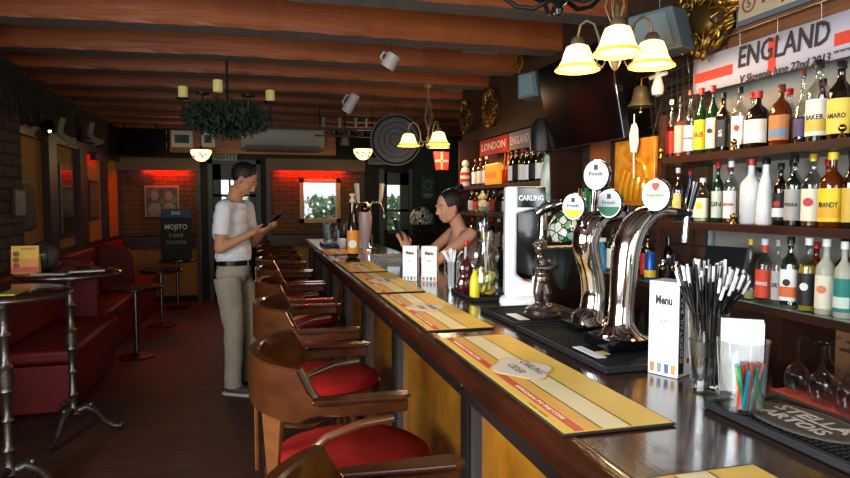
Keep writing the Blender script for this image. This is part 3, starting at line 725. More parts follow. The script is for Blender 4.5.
# ---- bottles
G_CLR = thin_glass('clear bottle glass', '#eef4f2', .93, .04)
G_GRN = mat('green bottle glass', '#0d3a1c', .07, trans=.35, coat=.6); G_AMB = mat('amber bottle glass', '#6b2c08', .06, trans=.4, coat=.6)
G_DRK = mat('dark bottle glass', '#170b06', .06, coat=.8); G_WHT = mat('frosted white glass', '#dfe3e6', .35, trans=.1, coat=.3)
G_FRO = mat('frosted glass', '#c9cbb8', .35, trans=.35); G_BLU = mat('blue glass', '#2d4f8a', .08, trans=.4, coat=.5)
L_AMB = mat('amber spirit', '#8a3f0c', .1, trans=.45); L_RED = mat('red spirit', '#7c1810', .1, trans=.35); L_DK = mat('dark spirit', '#2a0e06', .1, trans=.2)
L_CLR = None; L_YEL = mat('yellow spirit', '#d0b414', .12, trans=.35); L_PAL = mat('pale spirit', '#d8d19a', .2, trans=.3); L_PNK = mat('pink spirit', '#b8553c', .12, trans=.4)
def lbl(c, n=None): return mat('label '+c, c, .55)
PROF = {
 'std': ([(0, 0), (.9, 0), (1, .015), (1, .58), (.93, .64), (.6, .7), (.36, .75), (.32, .8), (.32, .9), (.36, .905), (.36, .93)], .08, .52, .9),
 'square': ([(0, 0), (.95, 0), (1, .015), (1, .6), (.9, .66), (.45, .72), (.33, .78), (.33, .9), (.37, .905), (.37, .93)], .1, .54, .9),
 'wide': ([(0, 0), (.9, 0), (1, .02), (1, .5), (.95, .6), (.7, .69), (.4, .74), (.25, .78), (.25, .88), (.3, .885), (.3, .92)], .1, .5, .88),
 'slim': ([(0, 0), (.92, 0), (1, .015), (1, .5), (.85, .6), (.5, .7), (.36, .8), (.33, .9), (.38, .905), (.38, .94)], .08, .46, .92),
 'curvy': ([(0, 0), (.9, 0), (1, .02), (.97, .25), (.86, .45), (.8, .55), (.6, .68), (.4, .76), (.36, .88), (.4, .89), (.4, .92)], .12, .45, .9),
 'flask': ([(0, 0), (.8, 0), (1, .08), (1.0, .3), (.85, .45), (.5, .55), (.28, .62), (.25, .88), (.3, .89), (.3, .92)], .1, .34, .9)}
BOTN = {}
def bottle(x, y, z, h, r, glass, liq, fill, lab, cap, label, prof='std', group=None, lab2=None, txt=None, txtc=None, nk='bottle', face=None, sq=None, collar=None, emblem=None):
    pr, l0, l1, c0 = PROF[prof]
    ex = sq or (4.5 if prof == 'square' else 2.0)
    fa = face if face is not None else math.atan2(-y, -x)*.55+(-pi)*.45 if y > 0 else -pi
    # facing between straight at the customers and the near end
    rot = (face if face is not None else (math.atan2(-y, -x)*.5+(-pi)*.5))
    t = thing(nk, label, 'bottle', (x, y, z+.0008), rot+pi/2, group)
    n = 24
    P_ = [(a*r, b*h) for a, b in pr]
    MB().lathe(P_, n=n, ex=ex, rot=pi/4 if False else 0).build('glass_body', glass, t, 50)
    if liq:
        q = []; top = fill*h
        for a, b in P_:
            if b <= top: q.append((max(a-.0022, .0), max(b, .004)))
            else: break
        if q[-1][1] < top:
            i = len(q); a0, b0 = P_[i-1]; a1, b1 = P_[min(i, len(P_)-1)]; f = (top-b0)/max(b1-b0, 1e-6); q.append((max(a0+(a1-a0)*f-.0022, .001), top))
        MB().lathe(q, n=n, ex=ex).build('liquid', liq, t, 50)
    if lab:
        def patch(z0, z1, off, m, nm, span=1.15):
            mb = MB(); k = 14; v = []
            for zz in (z0, z1):
                for i in range(k+1):
                    a = -pi/2-span+2*span*i/k; ca, sa = cos(a), sin(a); qq = (abs(ca)**ex+abs(sa)**ex)**(-1/ex) if ex != 2 else 1
                    # radius at this height
                    rr = r
                    for j in range(len(P_)-1):
                        if P_[j][1] <= zz <= P_[j+1][1] and P_[j+1][1] > P_[j][1]: rr = P_[j][0]+(P_[j+1][0]-P_[j][0])*(zz-P_[j][1])/(P_[j+1][1]-P_[j][1])
                    v.append(Vector(((rr+off)*qq*ca, (rr+off)*qq*sa, zz)))
            mb._add(v, [(i, i+1, i+k+2, i+k+1) for i in range(k)])
            return mb.build(nm, m, t, True)
        patch(l0*h, l1*h, .0012, lab, 'label')
        if lab2: patch((l0+(l1-l0)*.12)*h, (l0+(l1-l0)*.45)*h, .002, lab2, 'label_band', 1.0)
        if emblem: MB().lathe([(0, -.001), (r*.45, -.001), (r*.45, .001), (0, .001)], n=18, M=TR(0, -r-.003, (l0+l1)/2*h+.01) @ RX(pi/2)).build('emblem', emblem, t)
        if txt:
            for j, s_ in enumerate(txt.split('|')):
                nl = len(txt.split('|')); text(s_, r*1.15 if len(s_) < 4 else r*.62, txtc or INK, t, TR(0, 0, (l0+l1)/2*h+(.5*(nl-1)-j)*r*.62), bend=r+.0016, wid=min(r*1.6, r*.42*len(s_)) if len(s_) > 3 else None, bold=.0006)
    rc = pr[-2][0]*r+.002
    MB().lathe([(rc, c0*h), (rc, h*.995), (rc*.9, h), (0, h)], n=14).build('cap', cap, t, 50)
    if collar: MB().lathe([(rc*.98, (c0-.1)*h), (rc*.98, (c0-.005)*h)], n=14, cap=False).build('neck_sleeve', collar, t, True)
    return t
CW, CK, CR, CG = mat('cap white', '#e6e6e4', .4), mat('cap black', '#121214', .35), mat('cap red', '#a81a1a', .35), mat('cap gold', '#c1a23a', .35, metal=.5)
CY, CBR = mat('cap yellow', '#d8bb1e', .4), mat('cap brown', '#5b2c20', .4)
CRMP = lbl('#e3dcc4'); WHP = lbl('#e8e8e4'); YLP = lbl('#e6c41c'); BKP = lbl('#17171a'); REDP = lbl('#c03022'); ORP = lbl('#d9662a'); PNKP = lbl('#cfa295'); TEAL = lbl('#1d7f74'); GRYP = lbl('#a9a9a6')
REDINK = mat('red ink', '#b21c14', .5); WINK = mat('white ink', '#e4e2dc', .5)
def row(items, zs, X, grp, pyb):
    for (px, pxt, top, wpx, glass, liq, fill, lab, cap, label, prof, kw) in items:
        y = PX(px, pyb, X).y; h = PX(pxt, top, X).z-zs; r = wpx*(X*.2585+y*.966)/625/2*.97
        bottle(X, y, zs, min(max(h, .16), .36 if zs > 1.6 else .262), r, glass, liq, fill, lab, cap, label, prof, grp, **kw)
row([
 (671, 672, 100, 9, G_CLR, L_RED, .55, REDP, CW, 'slim bottle with red label and white cap at the left end of the top shelf', 'slim', {}),
 (679.5, 680, 97, 10, G_CLR, L_PNK, .6, PNKP, CK, 'bottle of pink spirit with pink label on the top shelf', 'std', {}),
 (689.5, 689, 91, 11, G_CLR, L_AMB, .3, WHP, CBR, 'tall clear bottle with white lettered label left of the yellow label on the top shelf', 'slim', dict(txt='HAIG', lab2=None)),
 (700.5, 703, 88, 12.5, G_GRN, None, 0, YLP, CR, 'green whisky bottle with bright yellow label and big red letters, red cap', 'std', dict(txt='J&B', txtc=REDINK)),
 (712, 716, 85, 12, G_GRN, None, 0, CRMP, CR, 'dark green whiskey bottle with cream label and red cap', 'std', dict(emblem=INK)),
 (722.5, 727, 92, 12, G_DRK, None, 0, BKP, CK, 'square bottle with black and white label on the top shelf', 'square', dict(txt="JACK|DANIEL'S", txtc=WINK)),
 (739, 745, 86, 12.5, G_CLR, L_DK, .35, WHP, CK, 'square bottle with white label and red round seal on the top shelf', 'square', dict(txt='JIM BEAM', emblem=REDINK)),
 (757, 756, 92, 24, G_DRK, None, 0, CRMP, CR, 'broad dark bottle with long cream label and red cap', 'wide', dict(lab2=WHP)),
 (780, 781, 85, 21, G_AMB, None, 0, lbl('#b7713a'), CBR, 'amber bottle with orange and blue label and brown cap', 'wide', dict(lab2=lbl('#6c7f95'))),
 (801, 805, 69, 15, G_CLR, L_DK, .36, lbl('#4a3a5e'), CBR, 'long-necked flask with dark spirit low in the bottle', 'flask', {}),
 (817, 821, 60, 22, G_CLR, L_DK, .38, CRMP, CK, 'tall clear bottle with cream and gold label near the right end of the top shelf', 'std', dict(lab2=lbl('#d4b04a'), txt='BAKER')),
 (839, 843, 61, 23, G_DRK, None, 0, lbl('#e0c04a'), CK, 'tall dark bottle with yellow label at the right end of the top shelf', 'std', dict(txt='AMARO')),
 ], S1, 1.935, 'spirits on the top shelf', 145)
row([
 (662, 662, 164, 9, G_CLR, L_AMB, .6, WHP, CR, 'small amber bottle with red cap at the left end of the middle shelf', 'std', {}),
 (677, 678, 168, 10, G_CLR, None, 0, lbl('#d7c47e'), CW, 'clear bottle with yellow spotted label on the middle shelf', 'std', dict(emblem=YLP)),
 (689, 690, 171, 8, G_BLU, None, 0, WHP, CR, 'blue bottle with a red cap on the middle shelf behind the tap handle', 'slim', {}),
 (702, 706, 178, 15, G_CLR, L_PAL, .5, CRMP, CW, 'clear bottle with large cream label and yellow mark on the middle shelf', 'square', dict(emblem=YLP)),
 (717, 722, 162, 11.5, G_GRN, None, 0, lbl('#c4cfc0'), CR, 'green gin bottle with pale label and red cap on the middle shelf', 'std', dict(txt='GIN')),
 (730, 732, 160, 14, G_CLR, L_RED, .2, WHP, CW, 'clear bottle with white label and red print on the middle shelf', 'std', dict(txt='HAVANA', txtc=REDINK)),
 (750, 752, 155, 21, G_WHT, None, 0, None, CR, 'frosted white bottle with orange red cap on the middle shelf', 'std', {}),
 (764.5, 770, 155, 17, mat('opaque white bottle', '#eceeee', .2, coat=.6), None, 0, None, CK, 'opaque white waisted bottle with black cap', 'curvy', {}),
 (779.5, 784, 163, 14.5, G_DRK, None, 0, BKP, CK, 'short black rum bottle with round red emblem', 'std', dict(emblem=REDINK, lab2=WHP)),
 (793, 798, 152, 17, G_CLR, L_DK, .3, GRYP, CK, 'clear bottle with silver grey label and black cap', 'std', dict(txt='VODKA')),
 (811.5, 815, 151.5, 20, G_CLR, L_AMB, .5, CRMP, CG, 'rum bottle with cream label, painted red figure and gold cap', 'std', dict(emblem=REDINK)),
 (831, 835, 144, 24, G_AMB, None, 0, YLP, CY, 'large amber bottle with yellow label at the right end of the middle shelf', 'std', dict(lab2=lbl('#d9a21c'), txt='BRANDY')),
 (849, 851, 150, 14, G_DRK, None, 0, lbl('#c9a23a'), CK, 'dark bottle cut by the right edge on the middle shelf', 'std', {}),
 ], S2, 1.935, 'spirits on the middle shelf', 225)
row([
 (749, 751, 239, 13, G_CLR, L_PAL, .15, None, CY, 'empty clear bottle with a yellow cap, leftmost on the lower shelf', 'flask', {}),
 (763, 767, 239, 16, G_CLR, None, 0, lbl('#d2452a'), CW, 'clear bottle with oval orange red label and white cap', 'std', dict(txt='ORANGE', txtc=WINK, collar=lbl('#d2452a'))),
 (776.5, 780, 240, 11, G_CLR, None, 0, lbl('#b9bdbd'), GRYP, 'clear bottle with silver label between two orange labels', 'std', dict(txt='DRY')),
 (789, 796, 237, 16, G_CLR, None, 0, WHP, CK, 'clear bottle with white label and orange strip on the lower shelf', 'square', dict(lab2=ORP, emblem=INK)),
 (807, 813, 237, 18, G_CLR, L_YEL, .62, BKP, CW, 'bottle of bright yellow liqueur with black and white label', 'std', dict(emblem=lbl('#dfe0d0'))),
 (824.5, 832, 238, 18.5, G_FRO, L_PAL, .5, CRMP, CW, 'frosted bottle with peach fruit label and white cap', 'std', dict(emblem=lbl('#dd7a4e'))),
 (842.5, 849, 242, 17, G_FRO, None, 0, TEAL, CW, 'pale bottle with teal label at the right end of the lower shelf', 'std', dict(lab2=lbl('#cfe0d4'))),
 ], S3, 1.90, 'liqueurs on the lower shelf', 312)
# bottles standing in the second row, behind those
rb = random.Random(11)
GL = [G_DRK, G_GRN, G_AMB, G_CLR, G_CLR]; LB = [WHP, CRMP, REDP, GRYP, YLP, BKP]; CP = [CK, CR, CW, CG]
CN = {id(CK): 'black', id(CR): 'red', id(CW): 'white', id(CG): 'gold'}; GN = {id(G_DRK): 'dark', id(G_GRN): 'green', id(G_AMB): 'amber', id(G_CLR): 'clear'}
LN = {id(WHP): 'white', id(CRMP): 'cream', id(REDP): 'red', id(GRYP): 'grey', id(YLP): 'yellow', id(BKP): 'black'}
NBR = ['behind the yellow-labelled bottle with red letters', 'behind the square black-labelled bottle', 'behind the broad dark bottle', 'behind the amber bottle', 'behind the tall cream and gold label', 'at the right end']
def backrow(zs, ys, grp, words, h=(.235, .26)):
    for k, y in enumerate(ys):
        g = rb.choice(GL); l = rb.choice(LB); c = rb.choice(CP)
        bottle(2.045, y, zs, rb.uniform(*h), .033, g, L_AMB if g is G_CLR else None, .5, l, c, '%s second-row bottle with %s cap %s' % (GN[id(g)], CN[id(c)], words[k]), 'std', grp)
backrow(S1, [2.42, 2.24, 2.05, 1.9, 1.76], 'second row of the top shelf', NBR)
backrow(S2, [2.36, 2.2, 2.02, 1.86, 1.72], 'second row of the middle shelf', ['behind the cream-labelled clear bottle on the middle shelf', 'behind the green gin bottle', 'behind the frosted white bottle', 'behind the black rum bottle', 'behind the rum with gold cap'])
# far section rows: dense small bottles
def farrow(zs, y0, y1, n, grp, where, X=1.93, cols=None, h=(.24, .26), r=.034):
    for k in range(n):
        y = y0+(y1-y0)*(k+.5)/n; g = rb.choice(GL); l = rb.choice(LB); c = rb.choice(CP)
        if cols: g, l, c = cols[k % len(cols)]
        e = '' 
        bottle(X, y, zs, rb.uniform(*h), r, g, (L_AMB if rb.random() < .6 else None) if g is G_CLR else None, .45, l, c,
               '%s bottle, %s label, %s cap, %s from far end of the %s' % (GN[id(g)], LN[id(l)], CN[id(c)], ['first', 'second', 'third', 'fourth', 'fifth', 'sixth', 'seventh', 'eighth', 'ninth', 'tenth', 'eleventh', 'twelfth', 'thirteenth', 'fourteenth'][n-1-k], where),
               'square' if l is BKP else 'std', grp)
farrow(SU, 3.92, 4.62, 7, 'bottles on the far upper shelf', 'far upper shelf', cols=[(G_CLR, WHP, CK), (G_GRN, WHP, CK), (G_DRK, BKP, CK), (G_DRK, WHP, CK), (G_GRN, CRMP, CR), (G_DRK, BKP, CK), (G_DRK, WHP, CK)])
farrow(SU, 5.08, 5.5, 3, 'bottles at the far end of the far upper shelf', 'shelf past the sign', cols=[(G_CLR, WHP, CW), (G_AMB, CRMP, CG), (G_CLR, WHP, CR), (G_AMB, WHP, CW)])
farrow(S2, 3.93, 5.6, 12, 'bottles on the far middle shelf', 'far middle shelf', h=(.175, .2))
farrow(S3, 3.93, 5.6, 10, 'bottles on the far lower shelf', 'far lower shelf')
farrow(S3, 2.55, 3.2, 4, 'bottles between the beer taps', 'gap by the taps', cols=[(G_DRK, BKP, CK), (G_DRK, REDP, CK), (G_DRK, BKP, CR), (G_CLR, WHP, CK)], h=(.22, .26))
farrow(SU, 3.92, 4.62, 7, 'second row on the far upper shelf', 'far upper back row', X=2.05, h=(.27, .31))
farrow(S2, 4.0, 5.5, 9, 'second row on the far middle shelf', 'far middle back row', X=2.05, h=(.18, .2))
backrow(S3, [2.02, 1.9, 1.78, 1.66], 'second row of the lower shelf', ['behind the orange-red labelled bottle', 'behind the silver-labelled bottle', 'behind the yellow liqueur', 'behind the peach-labelled bottle'])
# glowing amber sign on far upper shelf
t = thing('lit_sign', 'orange glowing lit sign with red script letters among the far bottles', 'sign', (1.88, 4.86, SU+.001), -pi/2)
MB().box(-.15, .15, -.02, .02, 0, .17).build('sign_body', mat('amber lit glass', '#e0701a', .3, emis=1.3, emcol='#ff6a14'), t, bevel=.01)
text('Grants', .09, mat('neon red', '#ff3a1a', .4, emis=3, emcol='#ff2a0c'), t, TR(0, -.021, .08) @ RX(pi/2), wid=.26, bold=.002)
for k, dy in enumerate((-.09, -.03, .03, .09)):
    o = bottle(2.03, 4.86+dy*1.2, SU, .3+.03*(k % 2), .03, mat('orange lit bottle', '#b35312', .1, trans=.5), None, 0, None, CG, 'orange lit bottle standing behind the glowing sign, %s' % ['nearest the viewer', 'second from the viewer', 'third from the viewer', 'farthest'][k], 'flask', 'bottles behind the glowing sign')

# ---- banner
zb0, zb1 = 1.985, 2.21; XB = 2.03
a = PX(694, 60, XB); b = PX(696, 94, XB); c_ = PX(850, 12, XB); d_ = PX(850, 56.5, XB)
y0b, y1b = a.y, .95
t = thing('england_banner', 'white banner with red cross bars and black letters ENGLAND above the bottles', 'banner', (XB, y0b, (a.z+b.z)/2), -pi/2)
hb_ = (a.z-b.z)/2; Lb = y0b-y1b
CLOTH = mat('banner cloth', '#aaa5b0', .8, bump=.1, bscale=30)
mb = MB(); n = 40; v = []
for s in (-1, 1):
    for i in range(n+1): v.append(Vector((Lb*i/n, .0015*sin(i*.9), s*hb_)))
mb._add(v, [(i, i+1, i+n+2, i+n+1) for i in range(n)]); o = mb.build('cloth', CLOTH, t, True); sm = o.modifiers.new('s', 'SOLIDIFY'); sm.thickness = .002
BRED = mat('banner red', '#c03a26', .8)
bx = lambda x0, x1, z0, z1, nm: MB().box(x0, x1, -.0045, -.0035, z0, z1).build(nm, BRED, t)
xE = a.y-PX(735, 70, XB).y; xD = y0b-PX(826, 30, XB).y; cxr = y0b-PX(773, 50, XB).y
bx(.01, xE-.01, -.035, .01, 'red_bar'); bx(xD+.04, Lb-.01, -.035, .01, 'red_bar'); bx(cxr-.02, cxr+.02, -hb_+.01, hb_-.015, 'red_upright')
BIN = mat('banner black', '#2a2224', .7)
text('ENGLAND', .125, BIN, t, TR((xE+xD)/2+.02, -.0058, .022) @ RX(pi/2), wid=(xD-xE)*1.0, shear=.1, depth=.0005, bold=.0018)
text('V Slovenia June 22nd 2013', .045, BIN, t, TR((xE+xD)/2+.03, -.0058, -.07) @ RX(pi/2), wid=(xD-xE)*.98, shear=.2, depth=.0005, bold=.0008)
text('www.bar.si', .025, BIN, t, TR(xD+.12, -.0058, -.055) @ RX(pi/2), wid=.16)
# silver wire rail over it
p = PX(690, 52, 2.0); q_ = PX(850, 5, 2.0)
mb = MB().tube([(2.02, p.y+.03, p.z-.09), (2.0, p.y+.02, p.z-.02), (2.0, p.y-.04, p.z+.01), (2.0, 1.5, p.z+.02), (2.0, .95, p.z+.02)], .005, 8)
rail = thing('wire_rail', 'thin silver rail with hooks running above the white banner', 'rail', (0, 0, 0))
rail.location = (2.0, p.y, p.z); mb.bm.transform(Matrix.Translation(-Vector(rail.location))); mb.build('rod', STEEL, rail, True)
for k in range(6):
    y = p.y-.12-.2*k; MB().tube([(0, y-p.y, .02), (.003, y-p.y, -.05), (.02, y-p.y+.008, -.07)], .0022, 6).build('hook', STEEL, rail)
# painted wooden sign above, gilded frames
q1 = PX(741, 20, 2.03)
t = thing('painted_sign', 'old painted sign with brown script and 5 cent mark, top right corner', 'sign', (2.035, q1.y, q1.z+.05), -pi/2)
MB().box(0, .62, -.02, 0, -.06, .12).build('sign_board', mat('old sign cream', '#b3a68a', .6, noise=('#8d7f66', 8, .3)), t)
MB().box(-.015, .64, -.016, -.001, -.08, -.062).build('lower_edge', mat('old sign blue', '#4d5a63', .6), t); MB().box(-.015, -.001, -.016, -.001, -.06, .12).build('side_edge', MAT['old sign blue'], t)
BRI = mat('sign brown ink', '#6e3a1e', .6)
mb = MB().tube([(.06+.033*cos(2*pi*k/20), -.021, .0+.033*sin(2*pi*k/20)) for k in range(20)], .004, 6, closed=True); mb.build('ring', BRI, t)
text('5', .05, BRI, t, TR(.06, -.0215, 0) @ RX(pi/2), bold=.001); text('Pepsi', .12, BRI, t, TR(.24, -.0215, .02) @ RX(pi/2), wid=.24, shear=.3, bold=.003)
def gilded(px, py, w, h, X, label, Y=None):
    q = PX(px, py, X) if Y is None else PY(px, py, Y)
    t = thing('gilded_carving', label, 'carving', (q.x, q.y, q.z), -pi/2+(.25 if px > 600 else .1))
    MB().lathe([(0, -.0), (w*.46, 0), (w*.46, .04), (0, .04)], n=24, M=RX(-pi/2), sy=h/w).build('backing_board', mat('carving backing', '#4d3812', .5, metal=.5), t)
    rr = random.Random(int(px)); mb = MB()
    for k in range(70):
        a = 2*pi*k/70; rad = 1+rr.uniform(-.34, .14)
        M = Euler((rr.uniform(-.5, .5), a, rr.uniform(-.4, .4))).to_matrix()
        mb.ball((w*.42*rad*cos(a), -.01, h*.42*rad*sin(a)), w*rr.uniform(.035, .075), (1.7, .7, .7), 8, M)
    for k in range(8):
        a = 2*pi*k/8; pts = [(w*(.3+.12*cos(u*1.3))*cos(a+u*.25), -.02-.01*sin(u), h*(.3+.12*cos(u*1.3))*sin(a+u*.25)) for u in [j*.5 for j in range(8)]]
        mb.tube(pts, [w*.022*(1-j*.09) for j in range(8)], 7)
    mb.build('scrollwork', GOLD, t, True)
    MB().ball((0, .0, 0), w*.24, (1, .3, 1), 14).build('centre_boss', mat('dark gilt', '#4d3917', .35, metal=.7), t, True)
    return t
gilded(702, 20, .34, .34, 1.975, 'large round gilded carving right of the near lamp')
gilded(490, 108, .3, .36, 2.047, 'gilded scroll carving on the far fascia, the nearer of the two')
gilded(465, 117, .26, .34, 2.047, 'gilded scroll carving on the far fascia, the farther of the two')
gilded(520, 62, .14, .18, 2.047, 'small gilded ornament hanging below the beams left of the television')
# pale blue-grey boxes
def wallbox(px, py, X, w, h, d, label):
    q = PX(px, py, X); t = thing('wall_speaker', label, 'speaker', (q.x, q.y, q.z), -pi/2+.35)
    MB().prism([(-w/2, -h/2), (w/2, -h/2), (w*.3, h/2), (-w*.5, h/2)], 'Y', -d/2, d/2).build('casing', BLUEGREY, t, bevel=.008)
    MB().prism([(-w*.36, -h*.4), (w*.36, -h*.4), (w*.2, h*.4), (-w*.38, h*.4)], 'Y', -d/2-.004, -d/2-.0005).build('grille', mat('speaker grille', '#68787e', .8), t)
    MB().cyl((0, d/2, 0), (0, d/2+.1, 0), .02).build('bracket', BLACK, t, True)
wallbox(664, 34, 1.88, .3, .2, .16, 'pale blue grey wall speaker box behind the near lamp')
wallbox(535, 86, 1.86, .2, .17, .14, 'pale blue grey wall speaker at the left edge of the television')
# television
bl, br = PX(561, 150, 1.86), PX(629, 134, 1.86)
ht = .52; t = thing('television', 'large dark flat television tilted forward above the back bar', 'television', (1.84, (bl.y+br.y)/2+.02, bl.z), -pi/2)
W_ = (bl.y-br.y)/2+.04; M = Matrix.Rotation(.2, 4, 'X')
MB().box(-W_, W_, -.022, .022, 0, ht, M=M).build('bezel', GLOSSBLK, t, bevel=.004)
MB().box(-W_+.012, W_-.012, -.0235, -.0225, .014, ht-.012, M=M).build('screen', mat('tv screen', '#050507', .12, coat=.5), t)
MB().box(-W_, W_, -.024, -.0228, .001, .006, M=M).build('trim_strip', STEEL, t)
MB().tube([(0, .03, .25), (0, .22, .3)], .03, 8).build('wall_bracket', BLACK, t)
# dark wire net with ornaments between TV and banner
mb = MB()
for k in range(9):
    y = 2.98-k*.045; mb.tube([(2.05, y, 2.2-.0*k), (2.04, y-.02, 2.05), (2.05, y-.03, 1.9)], .002, 4)
for k in range(5): mb.tube([(2.05, 3.0, 2.16-k*.06), (2.04, 2.8, 2.18-k*.06), (2.05, 2.6, 2.2-k*.06)], .002, 4)
tag(mb.build('decorative_net', mat('net wire', '#5c5650', .5, metal=.5)), 'dark wire netting hanging between the television and the banner', 'net', kind='stuff')
# bell
q = PX(641, 95, 1.86); t = thing('brass_bell', 'dull brass ship bell hanging above the amber plaque', 'bell', (q.x, q.y, q.z-.0))
MB().lathe([(.0, .045), (.022, .044), (.034, .03), (.04, 0), (.046, -.03), (.062, -.05), (.064, -.058), (.056, -.058), (.04, -.03), (.0, .02)], n=24).build('bell_body', mat('bell metal', '#5e563f', .4, metal=.7), t, True)
MB().tube([(0, 0, .045), (0, 0, .08), (.08, 0, .11), (.2, 0, .1)], .007, 8).build('bracket', BRASS, t, True)
MB().cyl((0, 0, .02), (0, 0, -.08), .003).ball((0, 0, -.085), .012).build('clapper', BRASS, t, True)
# embossed amber plaque with pale glove
q = PX(617, 142, 1.86); q2 = PX(651, 205, 1.86)
t = thing('amber_plaque', 'amber yellow embossed glass plaque standing behind the beer tap badges', 'plaque', (1.87, (q.y+q2.y)/2, 1.5), -pi/2)
wq = (q.y-q2.y)/2+.02; hq = q.z-1.5
AMG = mat('amber embossed', '#8a4a0a', .25, coat=.5, noise=('#c08420', 14, .2), bump=.9, bscale=30)
for s in (-1, 1): MB().cyl((s*wq*.8, 0, hq-.002), (s*wq*.8, .1, 2.2-1.5), .002, None, 6).build('hanging_cord', BLACK, t)
MB().box(-wq, wq, -.012, .012, 0, hq).build('plate', AMG, t, bevel=.006)
mb = MB()
for k in range(5): mb.tube([(-.11+.05*k, -.014, .03), (-.09+.05*k, -.02, .1), (-.05+.04*k, -.02, .19-.015*k)], [.012, .02, .012], 8)
mb.tube([(-.0+.12*sin(a), -.014, .14+.1*cos(a)) for a in [-.2+.2*j for j in range(10)]], .01, 8)
mb.build('embossed_hand', mat('amber relief', '#c08a18', .2, metal=.3, coat=.6), t, True)
q = PX(633, 138, 1.83); t = thing('leaf_ornament', 'white leaf shaped ornament hanging on the amber plaque', 'ornament', (1.835, q.y, q.z), -pi/2)
MB().prism([(-.02, -.07), (.02, -.075), (.035, -.03), (.03, .04), (.01, .075), (-.015, .07), (-.035, .02), (-.03, -.03)], 'Y', -.006, .006).build('leaf', mat('white felt', '#c5c5c6', .8, bump=.4), t, bevel=.003)
MB().cyl((0, 0, -.06), (.005, 0, -.2), .003).cyl((0, 0, .07), (0, .0, .12), .002).build('cord', PAPER, t)
# hanging glass figure by top shelf
q = PX(658, 80, 1.85); t = thing('glass_angel', 'clear glass cross shaped ornament hanging by the top shelf', 'ornament', q)
MB().ball((0, 0, .05), .02).lathe([(.0, .04), (.012, .03), (.03, -.04), (.026, -.07), (0, -.08)], n=14).tube([(0, -.06, .02), (0, .06, .02)], .01, 8).cyl((0, 0, .06), (0, 0, .5), .0015, None, 6).build('glass_figure', mat('figure glass', '#b0aca4', .1, trans=.3, coat=.6), t, True)
# small framed orange picture below the TV, utensils
q = PX(596, 163, 2.1); t = thing('picture_frame', 'small orange framed picture under the television', 'picture', (2.12, q.y, q.z), -pi/2)
MB().box(-.12, .12, 0, .03, -.16, .16).build('frame', mat('tan frame', '#8a5a38', .5), t, bevel=.004); MB().box(-.09, .09, -.003, -.0005, -.13, .13).build('picture_sheet', mat('orange sheet', '#a5522a', .5, noise=('#b86a3c', 6, .3)), t)
struct(MB().box(2.13, XR, 2.61, 3.84, 1.14, 2.12).build('trim_73', planks('brown slats', '#3f2a1d', '#4c3324', '#1f130c', .9, .1, plane='YZ', rough=.6)))
# green straws in a holder, white tube
mb = MB()
q = PX(566, 222, 1.88)
t = thing('straw_holder', 'tall holder of green drinking straws below the television', 'straws', (1.9, q.y-.19, S3+.002))
MB().lathe([(0, 0), (.045, 0), (.05, .2), (.046, .2), (.042, .01), (0, .01)], n=18).build('holder', G_CLR, t, True)
for k in range(16):
    a = 2*pi*k/16; r = .03 if k % 2 else .015; MB().cyl((r*cos(a), r*sin(a), .015), (r*cos(a)*1.25, r*sin(a)*1.5, .43+.02*(k % 3)), .004, None, 6).build('straw', mat('green straw', '#1f8a55', .4) if k % 5 else mat('orange straw', '#c9683a', .4), t)
t = thing('paper_tube', 'upright white paper tube left of the green straws', 'tube', (2.1, q.y-.02, S3+.002)); MB().lathe([(.016, 0), (.012, .5), (.006, .53)], n=12).build('tube', PAPER, t, True)
# green white drapery (scarf)
q = PX(547, 170, 1.8); mb = MB(); 
pts = [(1.8, q.y, q.z+.1), (1.8, q.y, q.z+.08), (1.79, q.y-.01, q.z+.03), (1.8, q.y+.02, q.z-.06), (1.79, q.y, q.z-.15), (1.8, q.y+.02, q.z-.28)]
t = thing('hanging_scarf', 'green and white scarf hanging down at the left edge of the television', 'scarf', (1.8, q.y, q.z))
MB().tube([Vector(p)-Vector((1.8, q.y, q.z)) for p in pts], [.01, .03, .04, .055, .06, .07], 16, sq=(1, .45)).build('cloth', mat('scarf cloth', '#5f8f77', .8, noise=('#c7cfc6', 6, .12), bump=.3), t, True)
# team scarves on the far fascia
for (pa, pb, col, s_, lab) in (((480, 133), (508, 120), '#8c1f1c', 'LONDON', 'red knitted scarf with pale letters along the far upper shelf'), ((509, 128), (531, 116), '#6b6870', 'ENGLAND', 'grey knitted scarf with letters right of the red scarf')):
    A, B_ = PX(*pa, 2.0), PX(*pb, 2.0)
    t = thing('knitted_scarf', lab, 'scarf', (2.0, A.y, 2.0), -pi/2); l = A.y-B_.y
    MB().box(0, l, 0, .012, -.06, .08).build('cloth', mat('scarf '+col, col, .9, bump=.5, bscale=80), t)
    text(s_, .09, mat('scarf letters', '#b9a9a0', .8), t, TR(l/2, -.001, .01) @ RX(pi/2), wid=l*.85, bold=.002)
q = PX(538, 137, 1.8); t = thing('dark_bag', 'black rounded hood hanging left of the television', 'hood', (1.8, q.y-.06, q.z)); MB().lathe([(.0, .12), (.05, .11), (.075, .05), (.08, -.04), (.075, -.1), (0, -.1)], n=18).build('hood', BLACK, t, True)
q = PX(479, 145, 1.88); t = thing('santa_figure', 'small red and white striped figure at the far upper shelf', 'figurine', (1.88, 5.57, SU+.001))
mb = MB().lathe([(0, 0), (.045, 0), (.05, .1), (.035, .17), (0, .18)], n=16); mb.build('body', mat('figure white', '#c9c4bd', .7), t, True)
for z in (.04, .1): MB().lathe([(.052, z), (.0525, z+.03)], n=16, cap=False).build('stripe', mat('figure red', '#b02222', .7), t, True)
MB().ball((0, 0, .21), .035).build('head', MAT['figure white'], t, True)

